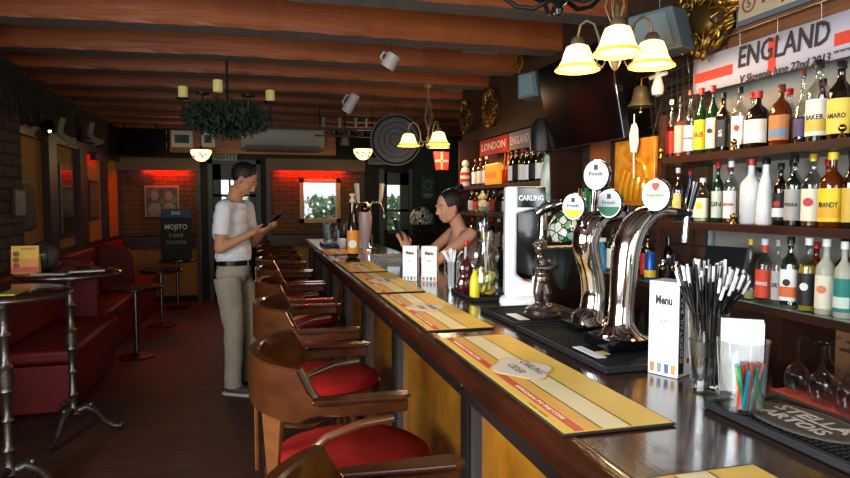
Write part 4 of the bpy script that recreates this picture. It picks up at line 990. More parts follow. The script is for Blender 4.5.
# tiffany shade on the back shelf behind the cherub
q = PX(566, 228, 1.86); t = thing('stained_glass_lamp', 'white and green stained glass lampshade behind the cherub statue', 'lamp', (1.92, q.y+.06, S3+.001))
mm, nt, bb = newmat('stained glass'); L_ = nt.links; tc = nt.nodes.new('ShaderNodeTexCoord'); vo = nt.nodes.new('ShaderNodeTexVoronoi'); vo.inputs['Scale'].default_value = 22; L_.new(tc.outputs['Object'], vo.inputs['Vector'])
ve = nt.nodes.new('ShaderNodeTexVoronoi'); ve.feature = 'DISTANCE_TO_EDGE'; ve.inputs['Scale'].default_value = 22; L_.new(tc.outputs['Object'], ve.inputs['Vector'])
cr = nt.nodes.new('ShaderNodeValToRGB'); cr.color_ramp.interpolation = 'CONSTANT'; cr.color_ramp.elements[0].color = lin('#dfe6dc'); cr.color_ramp.elements[1].color = lin('#6fa88c'); cr.color_ramp.elements[1].position = .55
e = cr.color_ramp.elements.new(.75); e.color = lin('#2d5646'); L_.new(vo.outputs['Color'], cr.inputs[0])
lt_ = nt.nodes.new('ShaderNodeMath'); lt_.operation = 'LESS_THAN'; lt_.inputs[1].default_value = .06; L_.new(ve.outputs['Distance'], lt_.inputs[0])
mxx = nt.nodes.new('ShaderNodeMixRGB'); L_.new(lt_.outputs[0], mxx.inputs[0]); L_.new(cr.outputs[0], mxx.inputs[1]); mxx.inputs[2].default_value = lin('#15130f'); L_.new(mxx.outputs[0], bb.inputs['Base Color']); bb.inputs['Roughness'].default_value = .2; bb.inputs['Coat Weight'].default_value = .5
MAT['stained glass'] = mm
MB().lathe([(.02, .0), (.09, .0), (.09, .015), (.02, .03), (.014, .1), (.02, .16)], n=18).build('base', BLKIRON, t, True)
MB().lathe([(.14, .14), (.15, .16), (.14, .24), (.1, .31), (.04, .35), (.0, .355)], n=28, cap=False).build('shade', mm, t, True)

# glassware on the worktop
def stemglass(label, loc, grp):
    t = thing('wine_glass', label, 'glass', loc, 0, grp); G_GLS = thin_glass('wine glass clear', '#f4f6f6', .9, .06, 1.0)
    MB().lathe([(.034, 0), (.041, .03), (.043, .06), (.035, .09), (.012, .11), (.005, .12)], n=22, cap=False).build('bowl', G_GLS, t, True)
    MB().lathe([(.005, .12), (.0045, .19), (.012, .197)], n=12, cap=False).build('stem', G_GLS, t, True)
    MB().lathe([(0, .198), (.036, .2), (.036, .203), (0, .204)], n=22).build('foot', G_GLS, t, True)
    return t
G_GLS = thin_glass('drinking glass', '#f4f6f6', .94, .02, 1.0)
matr = MB().box(1.81, 2.08, 1.25, 1.865, CNT+.001, CNT+.012); tag(matr.build('bar_towel', mat('pink red towel', '#a85358', .9, bump=.4, bscale=120)), 'pinkish red folded towel under the upturned wine glasses', 'towel')
g0 = None; wl = ['leftmost upturned wine glass on the red towel', 'second upturned wine glass from the left on the red towel', 'third upturned wine glass on the red towel', 'upturned wine glass at the right picture edge', 'upturned wine glass in the back row behind the leftmost one', 'upturned wine glass in the back row behind the second one', 'upturned wine glass in the back row at right']
for k, (x, y) in enumerate(((1.87, 1.80), (1.87, 1.695), (1.87, 1.59), (1.87, 1.485), (1.99, 1.78), (1.99, 1.67), (1.99, 1.56))):
    lab = 'clear '+wl[k]
    if g0 is None: g0 = stemglass(lab, (x, y, CNT+.0125), 'upturned wine glasses')
    else: dup(g0, (x, y, CNT+.0125), 0, lab)
def tumbler(label, loc, grp=None, r=.03, h=.13, nm='tumbler'):
    t = MB().lathe([(0, .004), (r*.8, 0), (r*.82, .003), (r, h), (r*.96, h), (r*.78, .01), (0, .012)], n=20, cap=False).build(nm, G_GLS, None, True, loc=loc)
    return tag(t, label, 'glass', grp)
tw = 'upturned tall tumbler on the back worktop between tap and menu'
for k in range(8):
    y = 2.67+.075*k
    o = tumbler('%s, %s' % (tw, ['nearest the menu box', 'second from the menu box', 'third from the menu box', 'fourth from the menu box', 'fourth from the far end', 'third from the far end', 'second from the far end', 'farthest away'][k]), (1.86, y, CNT+.001), 'tumblers on the back worktop', .031, .17)
# dark monitor, shakers, sheets on back shelf
q = PX(714, 262, 1.9); t = thing('till_monitor', 'small dark tilted screen with silver edge on the lower shelf behind the straws', 'screen', (1.93, q.y, S3+.001), -pi/2+.25)
M = RX(-.25)
MB().box(-.1, .1, -.008, .008, .02, .2, M=M).build('screen_panel', mat('screen dark', '#16181c', .3), t, bevel=.003); MB().box(.1, .106, -.009, .009, .02, .2, M=M).build('edge', STEEL, t); MB().box(-.06, .06, -.01, .09, 0, .01).build('stand', BLACK, t)
for k, (px, lab) in enumerate(((663, 'chrome cocktail shaker left on the lower shelf above the menu box'), (676, 'chrome cocktail shaker right on the lower shelf above the menu box'))):
    q = PX(px, 280, 1.87); t = thing('cocktail_shaker', lab, 'shaker', (1.87, q.y, S3+.001), 0, 'cocktail shakers')
    MB().lathe([(0, 0), (.02, 0), (.026, .07), (.024, .072)], n=18).build('cup', CHROME, t, True); MB().lathe([(.0245, .0725), (.02, .09), (.012, .098), (.012, .115), (0, .118)], n=18).build('lid', CHROME, t, True)
q = PX(690, 248, 2.12); t = thing('price_list', 'grey printed price sheet fixed to the wall behind the shakers', 'sheet', (2.14, q.y, 1.27), -pi/2)
MB().box(-.13, .13, 0, .015, -.13, .13).build('sheet', mat('price sheet', '#8e979b', .5), t)
mb = MB()
for i in range(3):
    for j in range(9): mb.box(-.11+i*.08, -.06+i*.08+.01*((i+j) % 2), -.002, -.0005, .105-j*.026, .112-j*.026)
mb.build('printed_lines', INK, t)
t = thing('blue_can', 'blue and yellow can on the lower shelf between the beer tap and shakers', 'can', (1.9, PX(651, 270, 1.9).y, S3+.001)); MB().lathe([(0, 0), (.03, 0), (.032, .01), (.032, .13), (.026, .14), (0, .14)], n=20).build('can_body', mat('can blue', '#1f4fa0', .3, metal=.4), t, True); MB().lathe([(.0325, .015), (.0325, .05)], n=20, cap=False).build('yellow_band', mat('can yellow', '#d8c02a', .4), t, True)
# a few more things on the lower shelf between the taps, and the second stained glass lamp
q = PX(590, 279, 1.87); o = MB().box(-.08, .08, -.1, .1, 0, .045).build('white_box', PAPER, None, bevel=.003, loc=(1.93, q.y, S3+.001)); tag(o, 'flat white box on the lower shelf behind the farther beer tap', 'box')
t = thing('spray_bottle', 'blue and white spray bottle on the shelf between the two beer taps', 'bottle', (1.9, PX(628, 262, 1.9).y+.26, S3+.001))
MB().lathe([(0, 0), (.035, 0), (.037, .02), (.036, .1), (.014, .14), (.012, .16)], n=18).build('bottle_body', mat('spray blue', '#3b8fc4', .3, trans=.3), t, True); MB().box(-.045, .02, -.012, .012, .161, .185).build('spray_head', WHITE, t, bevel=.004)
t = thing('sideboard', 'dark sideboard against the far green wall', 'sideboard', (2.62, 9.6, 0)); MB().box(-.3, .5, -.25, .25, .0, .98).build('body', WOOD_DK, t, bevel=.006); MB().box(-.32, .52, -.27, .27, .982, 1.0).build('top', WOOD_DK, t)
for x in (-.29, .11): MB().box(x, x+.38, -.262, -.2505, .1, .92).build('door', WOOD_CH, t, bevel=.004)
t = thing('stained_glass_lamp', 'white and green stained glass lampshade on the far sideboard behind the barmaid', 'lamp', (PY(422, 215, 9.55).x, 9.55, 1.002))
MB().lathe([(.02, .0), (.09, .0), (.09, .015), (.02, .03), (.014, .1), (.02, .2)], n=18).build('base', BLKIRON, t, True)
MB().lathe([(.2, .17), (.21, .2), (.19, .32), (.13, .4), (.05, .44), (.0, .445)], n=28, cap=False).build('shade', MAT['stained glass'], t, True)
# ------------------------------------------------------------------ ON THE BAR
TOP = BZ+.001
def cardbox(x, y, z, w, d, h, rz, label, accent, grp=None, lines=True, title='Menu'):
    t = thing('menu_holder', label, 'menu', (x, y, z), rz, grp)
    MB().box(-w/2, w/2, -d/2, d/2, 0, h).build('box', PAPER, t, bevel=.0015)
    text(title, h*.13, INK, t, TR(0, -d/2-.0006, h*.8) @ RX(pi/2), wid=w*.55, bold=.0012)
    text('2013', h*.06, INK, t, TR(0, -d/2-.0006, h*.58) @ RX(pi/2), wid=w*.25)
    mb_ = [('#b5742c', -.36), ('#7c8a90', -.12), ('#47618a', .12), ('#c98f3a', .34)]
    for c, f in mb_: MB().lathe([(0, 0), (w*.06, 0), (w*.08, h*.1), (0, h*.1)], n=10, sy=.15, c=(f*w, -d/2-.0005, h*.03)).build('printed_glass', mat('drink '+c, c, .5), t, True)
    MB().box(w/2+.0002, w/2+.0012, -d/2+.003, -d/2+.003+d*.35, h*.04, h*.92).build('side_strip', accent, t)
    text('COCKTAIL BAR', d*.28, WINK, t, TR(w/2+.0014, -d/2+.003+d*.175, h*.5) @ RZ(pi/2) @ RX(pi/2) @ RZ(pi/2), wid=h*.7)
    MB().ball((w/2+.0005, d*.25, h*.16), d*.12, (.05, 1, 1)).build('printed_seal', REDINK, t); MB().ball((w/2+.0005, d*.25, h*.6), d*.08, (.05, 1, 1)).build('printed_mark', REDINK, t)
    return t
p = PZ(664, 376, TOP)
cardbox(p.x+.03, p.y+.02, TOP, .082, .07, .245, -1.12, 'white menu box with drink pictures next to the glass of black straws', BKP)
p = PZ(414, 281, TOP); cardbox(p.x-.01, p.y+.03, TOP, .085, .045, .2, -.55, 'left white menu box in front of the barmaid', BKP)
p = PZ(428, 282, TOP); cardbox(p.x+.02, p.y+.03, TOP, .09, .045, .2, -.5, 'right white menu box with teal side in front of the barmaid', TEAL)

# straw glass (black straws with white flexible tops)
p = PZ(706, 397, TOP); t = thing('straw_glass', 'beer glass packed with black straws fanning out, white wrapped ends', 'straws', (p.x+.03, p.y+.035, TOP))
MB().lathe([(0, .003), (.038, .0), (.04, .01), (.037, .035), (.041, .1), (.046, .19), (.044, .192), (.039, .1), (.034, .035), (0, .02)], n=28, cap=False).build('glass', G_GLS, t, True)
MB().lathe([(.041, .09), (.044, .125)], n=28, cap=False).build('etched_band', thin_glass('etched glass', '#dfe3e4', .8, .3), t, True)
BST = mat('black straw', '#0c0c0e', .3, coat=.3); WST = mat('straw white', '#f0f0f0', .5); rs = random.Random(5)
for k in range(98):
    a = rs.uniform(0, 2*pi); r0 = .028*sqrt(rs.random()); r1 = r0*1.15+.006; sp = rs.uniform(.0, .06)
    if cos(a+.3) > 0: sp *= 1.3
    zt = .265-.35*sp+rs.uniform(-.01, .02)
    b0 = Vector((r0*cos(a), r0*sin(a), .022)); b1 = Vector((r1*cos(a), r1*sin(a), .185)); b2 = Vector(((r1+sp*.6)*cos(a), (r1+sp*.6)*sin(a), zt)); b3 = b2+((b2-b1).normalized()+Vector((0, 0, .5))).normalized()*.035
    s_ = MB().tube([b0, b1, b2], .0028, 6).build('straw', BST, t, True)
    if k % 3: MB().tube([b2, b3], .0033, 6).build('white_end', WST, s_, True)
    else: MB().tube([b2, b3], .0028, 6).build('black_end', BST, s_, True)
# second tumbler behind
p = PZ(728, 392, TOP); tumbler('empty ribbed tumbler between the straw glass and coloured straw cup', (p.x+.03, p.y+.03, TOP), None, .03, .14)
# coloured straws cup
p = PZ(752, 413, TOP+.018); t = thing('straw_cup', 'clear plastic cup of coloured straws with white napkins standing inside', 'cup', (p.x+.0, p.y+.03, TOP+.0185)); CS = 1.25
MB().lathe([(0, .002), (.041, .0), (.051, .145), (.0505, .145), (.039, .004), (0, .004)], n=26, cap=False).build('cup', G_GLS, t, True)
SCOL = ['#e0482e', '#e8705a', '#18a09a', '#2a8fd0', '#e89a8a', '#1f9a5a', '#2bb0c0', '#e0482e']
for k in range(34):
    s1 = -1 if k % 2 else 1; x0 = rs.uniform(-.026, .026); y0_ = rs.uniform(-.029, .0)
    MB().cyl((x0, y0_, .006+.002*(k % 3)), (x0*.4+s1*rs.uniform(.0, .034), y0_*1.15-.002, rs.uniform(.09, .105)), .0038, None, 7).build('straw', mat('straw '+SCOL[k % 8], SCOL[k % 8], .35), t, True)
MB().box(-.04, .04, .014, .024, .03, .185, M=RZ(-.6)).box(-.036, .04, .004, .012, .09, .18, M=RZ(-.6)).build('napkins', mat('napkin', '#f2f2f2', .8), t)
p = PZ(784, 397, TOP+.03); o = MB().box(-.035, .035, -.04, .04, 0, .022).build('napkin_stack', PAPER, None, bevel=.004, loc=(1.1, 1.22, TOP)); tag(o, 'small white napkin stack behind the coloured straw cup', 'napkins')

# ---- beer tap far (tap with three badges) and near
def badge(parent, c, r, face, col, sh='oval', name='badge'):
    """lens: chrome housing with a printed face"""
    M = TR(*c) @ RZ(face) @ RX(pi/2)
    MB().lathe([(0, -.022), (r*.8, -.02), (r, -.008), (r, .012), (r*.93, .018), (0, .018)], n=28, M=M, sy=1.15).build('badge_housing', mat('dark chrome', '#77787a', .15, metal=1), parent, True)
    q = thing_part('badge_face', parent)
    if sh == 'heart':
        pl = [(0, -1.05), (.55, -.5), (.85, .15), (.7, .75), (.3, .95), (0, .8), (-.3, .95), (-.7, .75), (-.85, .15), (-.55, -.5)]
        MB().prism([(x*r*.85, y*r*.9) for x, y in pl], 'Z', .0185, .02, M=M).build('badge_face', mat('badge cream', '#b9c2a8', .6), parent)
        MB().prism([(x*r*.3, r*.6+y*r*.3) for x, y in pl], 'Z', .0202, .021, M=M).build('badge_emblem', REDINK, parent)
        text('Heineken', r*.3, mat('badge green ink', '#2f6a3c', .5), parent, M @ TR(0, .0, .0205), wid=r*1.1)
    else:
        n = 30; full = [(r*.88*cos(2*pi*k/n), r*1.02*sin(2*pi*k/n)) for k in range(n)]
        MB().prism(full, 'Z', .0185, .0195, M=M).build('badge_face', mat('badge white', '#b4b9bc', .6), parent)
        low = [(r*.85*cos(a), r*.98*sin(a)) for a in [pi+.25+(pi-.5)*k/14 for k in range(15)]]
        MB().prism(low, 'Z', .0197, .0205, M=M).build('badge_colour', mat('badge '+col, col, .6), parent)
        MB().box(-r*.14, r*.14, r*.38, r*.75, .0197, .0205, M=M).build('badge_emblem', INK, parent)
        text('Fresh', r*.38, INK, parent, M @ TR(0, r*.08, .0208), wid=r*1.0)
def thing_part(*a): return None
# near tap
p = PZ(622, 350, TOP+.018); bx_, by_ = p.x+.02, p.y+.04
t = thing('beer_tap', 'near chrome swan-neck beer tap with heart shaped badge on black plinth', 'beer tap', (bx_, by_, TOP+.0185))
MB().box(-.085, .085, -.07, .07, 0, .035).build('plinth', GLOSSBLK, t, bevel=.006)
S_ = [(0, 0, .036), (0, 0, .045), (.0, 0, .07), (.002, 0, .12), (.006, 0, .2), (.012, 0, .28), (.03, -.002, .345), (.065, -.006, .385), (.11, -.01, .4), (.16, -.014, .398)]
MB().tube(*smooth_path(S_, [.075, .055, .038, .034, .036, .038, .037, .032, .024, .018]), 24, sq=(1.25, 1)).build('column', CHROME, t, True)
MB().tube([(.155, -.014, .398), (.215, -.018, .395)], [.016, .013], 14).build('tap_barrel', BLACK, t, True)
MB().tube([(.215, -.018, .44), (.205, -.018, .4), (.2, -.018, .31)], [.008, .011, .008], 12).build('spout', CHROME, t, True)
MB().tube([(.212, -.02, .41), (.225, -.03, .49)], [.012, .015], 12).build('handle', GLOSSBLK, t, True)
MB().tube([(.07, -.005, .395), (.085, -.02, .43)], .012, 10).build('badge_stem', CHROME, t, True)
badge(t, (.085, -.045, .45), .042, -.95, '', 'heart')
# far tap with three badges
p = PZ(596, 329, TOP+.018); bx2, by2 = p.x-.01, p.y+.03
t = thing('beer_tap', 'farther chrome beer tap column carrying three oval badges', 'beer tap', (bx2, by2, TOP+.0185))
MB().box(-.08, .08, -.06, .06, 0, .02).build('plinth', GLOSSBLK, t, bevel=.006)
S_ = [(0, 0, .0215), (0, 0, .03), (.012, 0, .06), (.016, 0, .12), (.004, 0, .2), (-.014, 0, .26), (-.018, 0, .31), (.002, 0, .352), (.036, 0, .376), (.085, 0, .384), (.12, 0, .384)]
MB().tube(*smooth_path(S_, [.07, .056, .042, .038, .038, .042, .044, .042, .034, .026, .02]), 24, sq=(1.2, 1)).build('column', CHROME, t, True)
MB().tube([(.115, 0, .384), (.14, 0, .382)], .018, 14).build('tap_barrel', BLACK, t, True)
MB().tube([(.14, -.0, .42), (.14, 0, .33)], [.014, .01], 12).build('handle', GLOSSBLK, t, True)
MB().tube([(-.03, -.0, .34), (-.07, -.03, .4)], .012, 10).tube([(.01, 0, .39), (.01, -.01, .48)], .012, 10).tube([(.05, 0, .38), (.05, -.03, .41)], .012, 10).build('badge_bracket', CHROME, t, True)
badge(t, (-.085, -.05, .415), .039, -.9, '#d8b62e'); badge(t, (.008, -.03, .52), .045, -.9, '#d3b3b6'); badge(t, (.04, -.06, .425), .043, -.9, '#1f6b4a')

# ---- white cooler tower
p = PZ(521, 309, TOP); tx, ty = 1.12, 2.52
t = thing('beer_tower', 'tall white beer dispenser tower with black band and chrome letters', 'beer dispenser', (tx, ty, TOP+.0), -.3)
TWH = mat('tower white', '#eef0f2', .2, coat=.6)
MB().lathe([(0, 0), (.1, 0), (.105, .012), (.1, .03), (.085, .04), (0, .04)], n=30, sx=1.02).build('base', TWH, t, True)
# C-shaped shell: back column and foot/head
MB().prism([(-.085, .04), (.06, .04), (.055, .1), (-.0, .11), (-.035, .14), (-.035, .40), (.075, .43), (.08, .515), (-.085, .515)], 'Y', -.055, .055).build('shell', TWH, t, True, bevel=.012, seg=3)
MB().prism([(-.034, .15), (.04, .125), (.062, .42), (-.034, .405)], 'Y', -.035, .035).build('dark_inset', mat('tower inset', '#141518', .2, coat=.5), t, bevel=.004)
MB().box(-.04, .084, -.059, .059, .425, .512).build('black_band', GLOSSBLK, t, bevel=.004)
text('CARLING', .03, mat('tower letters', '#dcdcdc', .3, metal=.4), t, TR(.022, -.0605, .465) @ RX(pi/2), wid=.105, bold=.0006)
MB().tube([(.078, -.0, .43), (.075, 0, .3), (.06, 0, .16), (.03, 0, .06)], [.012, .014, .012, .014], 12).build('chrome_arm', CHROME, t, True)
MB().tube([(.05, -.05, .4), (.09, -.06, .43), (.15, -.065, .445)], [.018, .026, .016], 14).tube([(.08, -.06, .43), (.085, -.055, .33)], [.012, .009], 10).build('tap', CHROME, t, True)

# ---- cherub statue holding shell
p = PZ(543, 318, TOP+.018); t = thing('cherub_statue', 'dark bronze cherub statuette carrying a wide shell bowl', 'statue', (p.x+.02, p.y+.05, TOP+.0185)); t.scale = (1.08, 1.08, 1.08)
BRZ = mat('dark bronze', '#5a4e48', .25, metal=.85, noise=('#85786f', 12, .3))
MB().lathe([(0, 0), (.062, 0), (.066, .008), (.055, .015), (.06, .022), (.045, .034), (.0, .036)], n=26).build('base', BRZ, t, True)
mb = MB()
mb.tube([(-.012, .0, .034), (-.016, 0, .08), (-.008, 0, .12)], [.012, .018, .022], 12).tube([(.018, .0, .034), (.014, -.01, .08), (.004, 0, .12)], [.012, .018, .022], 12)
mb.ball((0, 0, .13), .03, (1, .9, 1)).ball((0, .0, .165), .027, (1, .85, 1.2)).ball((-.002, 0, .19), .024, (1.1, .8, .8)).tube([(-.003, 0, .2), (-.006, 0, .22)], .011, 10)
mb.ball((-.008, -.002, .238), .023, (1, 1, 1.1)).ball((-.017, -.02, .236), .006)
mb.tube([(.018, -.005, .198), (.045, -.02, .175), (.06, -.015, .195)], [.011, .009, .008], 10).tube([(-.028, -.002, .195), (-.03, -.025, .17), (.015, -.035, .17), (.04, -.03, .185)], [.011, .01, .008, .008], 10)
mb.ball((-.022, -.004, .036), .013, (1.3, 1.6, .6)).ball((.026, -.01, .036), .013, (1.3, 1.6, .6))
organic(mb, 'cherub_body', BRZ, t, .0028, 2)
mb = MB(); rh = random.Random(2)
for k in range(22):
    a = rh.uniform(0, 2*pi); b = rh.uniform(.1, 1.4); mb.ball((-.008+.023*cos(a)*cos(b), .002+.023*sin(a)*cos(b), .24+.023*sin(b)), .008, n=8)
mb.build('curls', BRZ, t, True)
# fluted shell drape
mb = MB(); v = []; n = 26; m_ = 12
for j in range(m_+1):
    u = j/m_
    for i in range(n+1):
        a = -.2+i/n*2.6; rr = .03+.075*u; fl = 1+.06*cos(i*pi)
        v.append(Vector((.055+.005*u+rr*fl*cos(a)*.45*u+.03*u, -.01+.05*(i/n-.5)*1.2, .1+.13*u+.012*cos(i*2.2)*u)))
mb._add(v, [(j*(n+1)+i, j*(n+1)+i+1, (j+1)*(n+1)+i+1, (j+1)*(n+1)+i) for j in range(m_) for i in range(n)])
mb = MB().lathe([(0, .09), (.018, .1), (.035, .14), (.055, .19), (.085, .232), (.1, .238), (.098, .242), (.08, .236), (.05, .198), (.03, .15), (0, .12)], n=40, ex=2.0, c=(.075, -.01, 0), sy=.6)
for vv in mb.bm.verts:
    a = math.atan2((vv.co.y+.01)/.6, vv.co.x-.075); k = 1+.05*cos(a*14); vv.co.x = .075+(vv.co.x-.075)*k; vv.co.y = -.01+(vv.co.y+.01)*k
mb.build('shell_bowl', mat('shell patina', '#3c4340', .3, metal=.7), t, True)

# ---- tray group: straw glass white, violin bottle, big bulb bottle, lemon pitcher, lemon bottle
p = PZ(451, 292, TOP); t = thing('straw_glass', 'glass of white straws in front of the barmaid', 'straws', (p.x+.02, p.y+.04, TOP))
MB().lathe([(0, .003), (.036, 0), (.042, .15), (.04, .15), (.032, .01), (0, .01)], n=22, cap=False).build('glass', G_GLS, t, True)
for k in range(26):
    a = rs.uniform(0, 2*pi); r = .024*sqrt(rs.random()); sp = rs.uniform(.0, .05)
    MB().tube([(r*cos(a), r*sin(a), .014), (r*1.2*cos(a), r*1.2*sin(a), .15), ((r*1.3+sp)*cos(a), (r*1.3+sp)*sin(a), .215-.4*sp)], .0035, 6).build('straw', WST if k % 5 else BST, t, True)
z4 = BZ+.0115+.0012
t = thing('lemon_pitcher', 'tall glass pitcher filled with lemon slices and ice, two straws', 'pitcher', (PZ(489, 298, z4).x, 2.71, z4))
MB().lathe([(0, .002), (.05, 0), (.06, .015), (.065, .07), (.06, .12), (.038, .18), (.026, .23), (.03, .27), (.028, .27), (.024, .23), (.035, .18), (.056, .12), (.06, .07), (0, .01)], n=28, cap=False).build('glass', G_GLS, t, True)
LEM = mat('lemon flesh', '#e8de30', .35, trans=.2, noise=('#e9e07a', 12, .3)); LIM = mat('lime peel', '#7f9b1e', .4)
for k in range(34):
    a = rs.uniform(0, 2*pi); r = .038*sqrt(rs.random()); z = .022+.095*rs.random()
    M = TR(r*cos(a), r*sin(a), z) @ Euler((rs.uniform(-1.5, 1.5), rs.uniform(-1.5, 1.5), a)).to_matrix().to_4x4()
    s_ = MB().lathe([(0, -.0025), (.019, -.0025), (.019, .0025), (0, .0025)], n=16, M=M).build('lemon_slice', LEM, t)
    MB().lathe([(.0192, -.003), (.0205, -.003), (.0205, .003), (.0192, .003)], n=16, M=M, cap=False).build('peel', CY if k % 3 else LIM, s_)
MB().tube([(.01, 0, .03), (-.012, 0, .32)], .0035, 7).build('straw', WST, t); MB().tube([(.0, .01, .03), (.02, .01, .3)], .0035, 7).build('straw', WST, t)
t = thing('lemon_juice_bottle', 'small yellow plastic bottle beside the lemon pitcher', 'bottle', (.955, 2.69, z4)); MB().lathe([(0, 0), (.022, 0), (.024, .02), (.024, .07), (.018, .1), (.008, .115), (.008, .125), (0, .125)], n=18).build('bottle_body', mat('yellow plastic', '#dcc81a', .3, coat=.4), t, True)
t = thing('violin_bottle', 'dark red violin shaped bottle on the rubber tray', 'bottle', (.96, 2.83, z4), -.3)
mb = MB().lathe([(0, 0), (.03, .0), (.042, .02), (.045, .05), (.032, .075), (.026, .085), (.034, .105), (.034, .125), (.02, .15), (.01, .165), (.009, .225), (.0, .23)], n=24, sy=.5); mb.build('glass_body', mat('ruby glass', '#3c0a0c', .06, coat=.8), t, True)
MB().lathe([(0, .231), (.011, .231), (.011, .255), (0, .257)], n=12).build('cap', CR, t, True)
for s in (-1, 1): MB().tube([(s*.046, 0, .03), (s*.048, 0, .055), (s*.03, 0, .085), (s*.038, 0, .115), (s*.024, 0, .15)], .003, 6).build('silver_edge', CHROME, t, True)
t = thing('carved_stopper_bottle', 'large clear bulb bottle with long neck and carved pale stopper', 'bottle', (1.06, 2.88, z4))
MB().lathe([(0, .0), (.04, .0), (.045, .02), (.038, .06), (.07, .12), (.085, .17), (.07, .225), (.035, .27), (.028, .3), (.028, .4), (.032, .405), (.032, .42)], n=28).build('glass_body', G_CLR, t, True)
MB().lathe([(0, .421), (.02, .421), (.022, .435), (.016, .445), (.0, .45)], n=14).ball((0, 0, .465), .017).ball((-.015, 0, .46), .009).ball((.015, 0, .462), .009).ball((0, 0, .485), .008).build('stopper', mat('carved bone', '#a8966c', .5), t, True)

# ---- far group
p = PZ(354, 263, TOP); t = thing('beer_font_bottle', 'dark bottle shaped dispenser with orange and white label at the far bar', 'bottle', (p.x, p.y+.05, TOP))
MB().lathe([(0, 0), (.055, 0), (.056, .02), (.034, .035), (.04, .05), (.048, .08), (.05, .2), (.046, .27), (.03, .34), (.024, .38), (.022, .44), (0, .445)], n=24).build('bottle_body', G_DRK, t, True)
mb = MB(); k = 14
mb._add([Vector((.0515*cos(a), .0515*sin(a), z)) for z in (.07, .24) for a in [-pi/2-1.1+.1*i*1.57 for i in range(k+1)]], [(i, i+1, i+k+2, i+k+1) for i in range(k)]); mb.build('label', lbl('#d98a2a'), t, True)
MB().lathe([(0, -.001), (.03, -.001), (.03, .001), (0, .001)], n=18, M=TR(-.01, -.052, .14) @ RX(pi/2)).build('emblem', WHP, t)
MB().lathe([(.023, .446), (.023, .47), (.014, .475), (.014, .49), (.024, .495), (.024, .51), (0, .515)], n=14).build('cap', mat('cap pale', '#c9b98e', .4), t, True)
p = PZ(367, 255, TOP); t = thing('pink_vase_glass', 'tall pink milky glass right of the dark label bottle', 'glass', (p.x+.02, p.y+.2, TOP)); MB().lathe([(0, 0), (.05, 0), (.02, .03), (.025, .08), (.05, .16), (.06, .3), (.055, .36), (0, .36)], n=20).build('glass', mat('pink milk glass', '#c9a7a6', .3, trans=.2), t, True)
MB().ball((0, 0, .39), .045, n=12).build('dark_cap', G_DRK, t, True)
# chrome arch font
p = PZ(382, 250, TOP); t = thing('beer_font', 'chrome twin arch beer font with white handles at the far end of the bar', 'beer tap', (1.0, 5.75, TOP))
MB().lathe([(0, 0), (.07, 0), (.07, .015), (.03, .03), (.026, .05)], n=20).build('base', CHROME, t, True)
MB().cyl((0, 0, .04), (0, 0, .42), .022, None, 14).build('column', CHROME, t, True)
for s in (-1, 1):
    MB().tube([(0, 0, .42), (s*.04, 0, .45), (s*.1, -.0, .44), (s*.135, 0, .38), (s*.14, 0, .3)], .014, 12).build('arm', CHROME, t, True)
    MB().tube([(s*.1, 0, .44), (s*.11, -.01, .5), (s*.12, -.01, .62)], [.012, .02, .024], 10).build('handle', mat('handle cream', '#bdb6a3', .4), t, True)
MB().ball((-.14, -.0, .27), .035).build('nozzle', STEEL, t, True)
# drip steel sink tray
o = MB().box(-.18, .18, -.22, .22, 0, .012).box(-.18, -.165, -.22, .22, .012, .03).box(.165, .18, -.22, .22, .012, .03).box(-.165, .165, -.22, -.205, .012, .03).box(-.165, .165, .205, .22, .012, .03).build('drip_tray', STEEL, None, loc=(1.05, 4.75, TOP)); tag(o, 'stainless steel drip tray on the bar near the barmaid hand', 'tray')
# far glasses tray
t = thing('serving_tray', 'blue tray carrying rows of glasses at the far bar end', 'tray', (.83, 6.45, TOP), 0)
MB().box(-.2, .2, -.25, .25, 0, .012).box(-.2, -.19, -.25, .25, .012, .03).box(.19, .2, -.25, .25, .012, .03).build('tray_body', mat('tray blue', '#1c2946', .5), t)
k = 0
WH = ['nearest left', 'nearest, second from left', 'nearest, third from left', 'nearest right', 'middle row left', 'middle row, second from left', 'middle row, third from left', 'middle row right', 'far row left', 'far row, second from left', 'far row, third from left', 'far row right']
for j, yy in enumerate((6.28, 6.43, 6.58)):
    for i, xx in enumerate((.68, .77, .88, .97)):
        tumbler('small drinking glass on the blue tray, '+WH[k], (xx, yy, TOP+.013), 'glasses on the blue tray', .03, .15 if (i+j) % 2 else .22); k += 1
t = thing('coffee_cup', 'white cup standing in front of the blue tray', 'cup', (.8, 6.12, TOP)); MB().lathe([(0, .0), (.03, 0), (.05, .05), (.055, .09), (.05, .09), (.045, .05), (0, .01)], n=20).build('cup_body', WHITE, t, True); MB().tube([(.05, 0, .07), (.075, 0, .065), (.075, 0, .035), (.045, 0, .03)], .006, 8).build('handle', WHITE, t, True)
o = MB().box(-.1, .1, -.06, .06, 0, .13).build('napkin_box', mat('blue white box', '#8fa3b3', .6), None, bevel=.004, loc=(.97, 6.05, TOP)); tag(o, 'pale blue box behind the dark label bottle on the bar', 'box')
# row of bottles standing behind glasses (far end shelf near the window)
for k, (x, h, c) in enumerate(((1.02, .3, G_CLR), (1.11, .34, G_GRN), (1.195, .28, G_CLR))):
    bottle(x, 6.9, TOP-.001, h, .036, c, L_PAL if c is G_CLR else None, .4, WHP, CK, ['clear bottle left of the green one at the far bar end', 'green bottle at the far bar end by the window', 'clear bottle at the far bar end against the arch tap'][k], 'std', 'bottles at the far end of the bar')
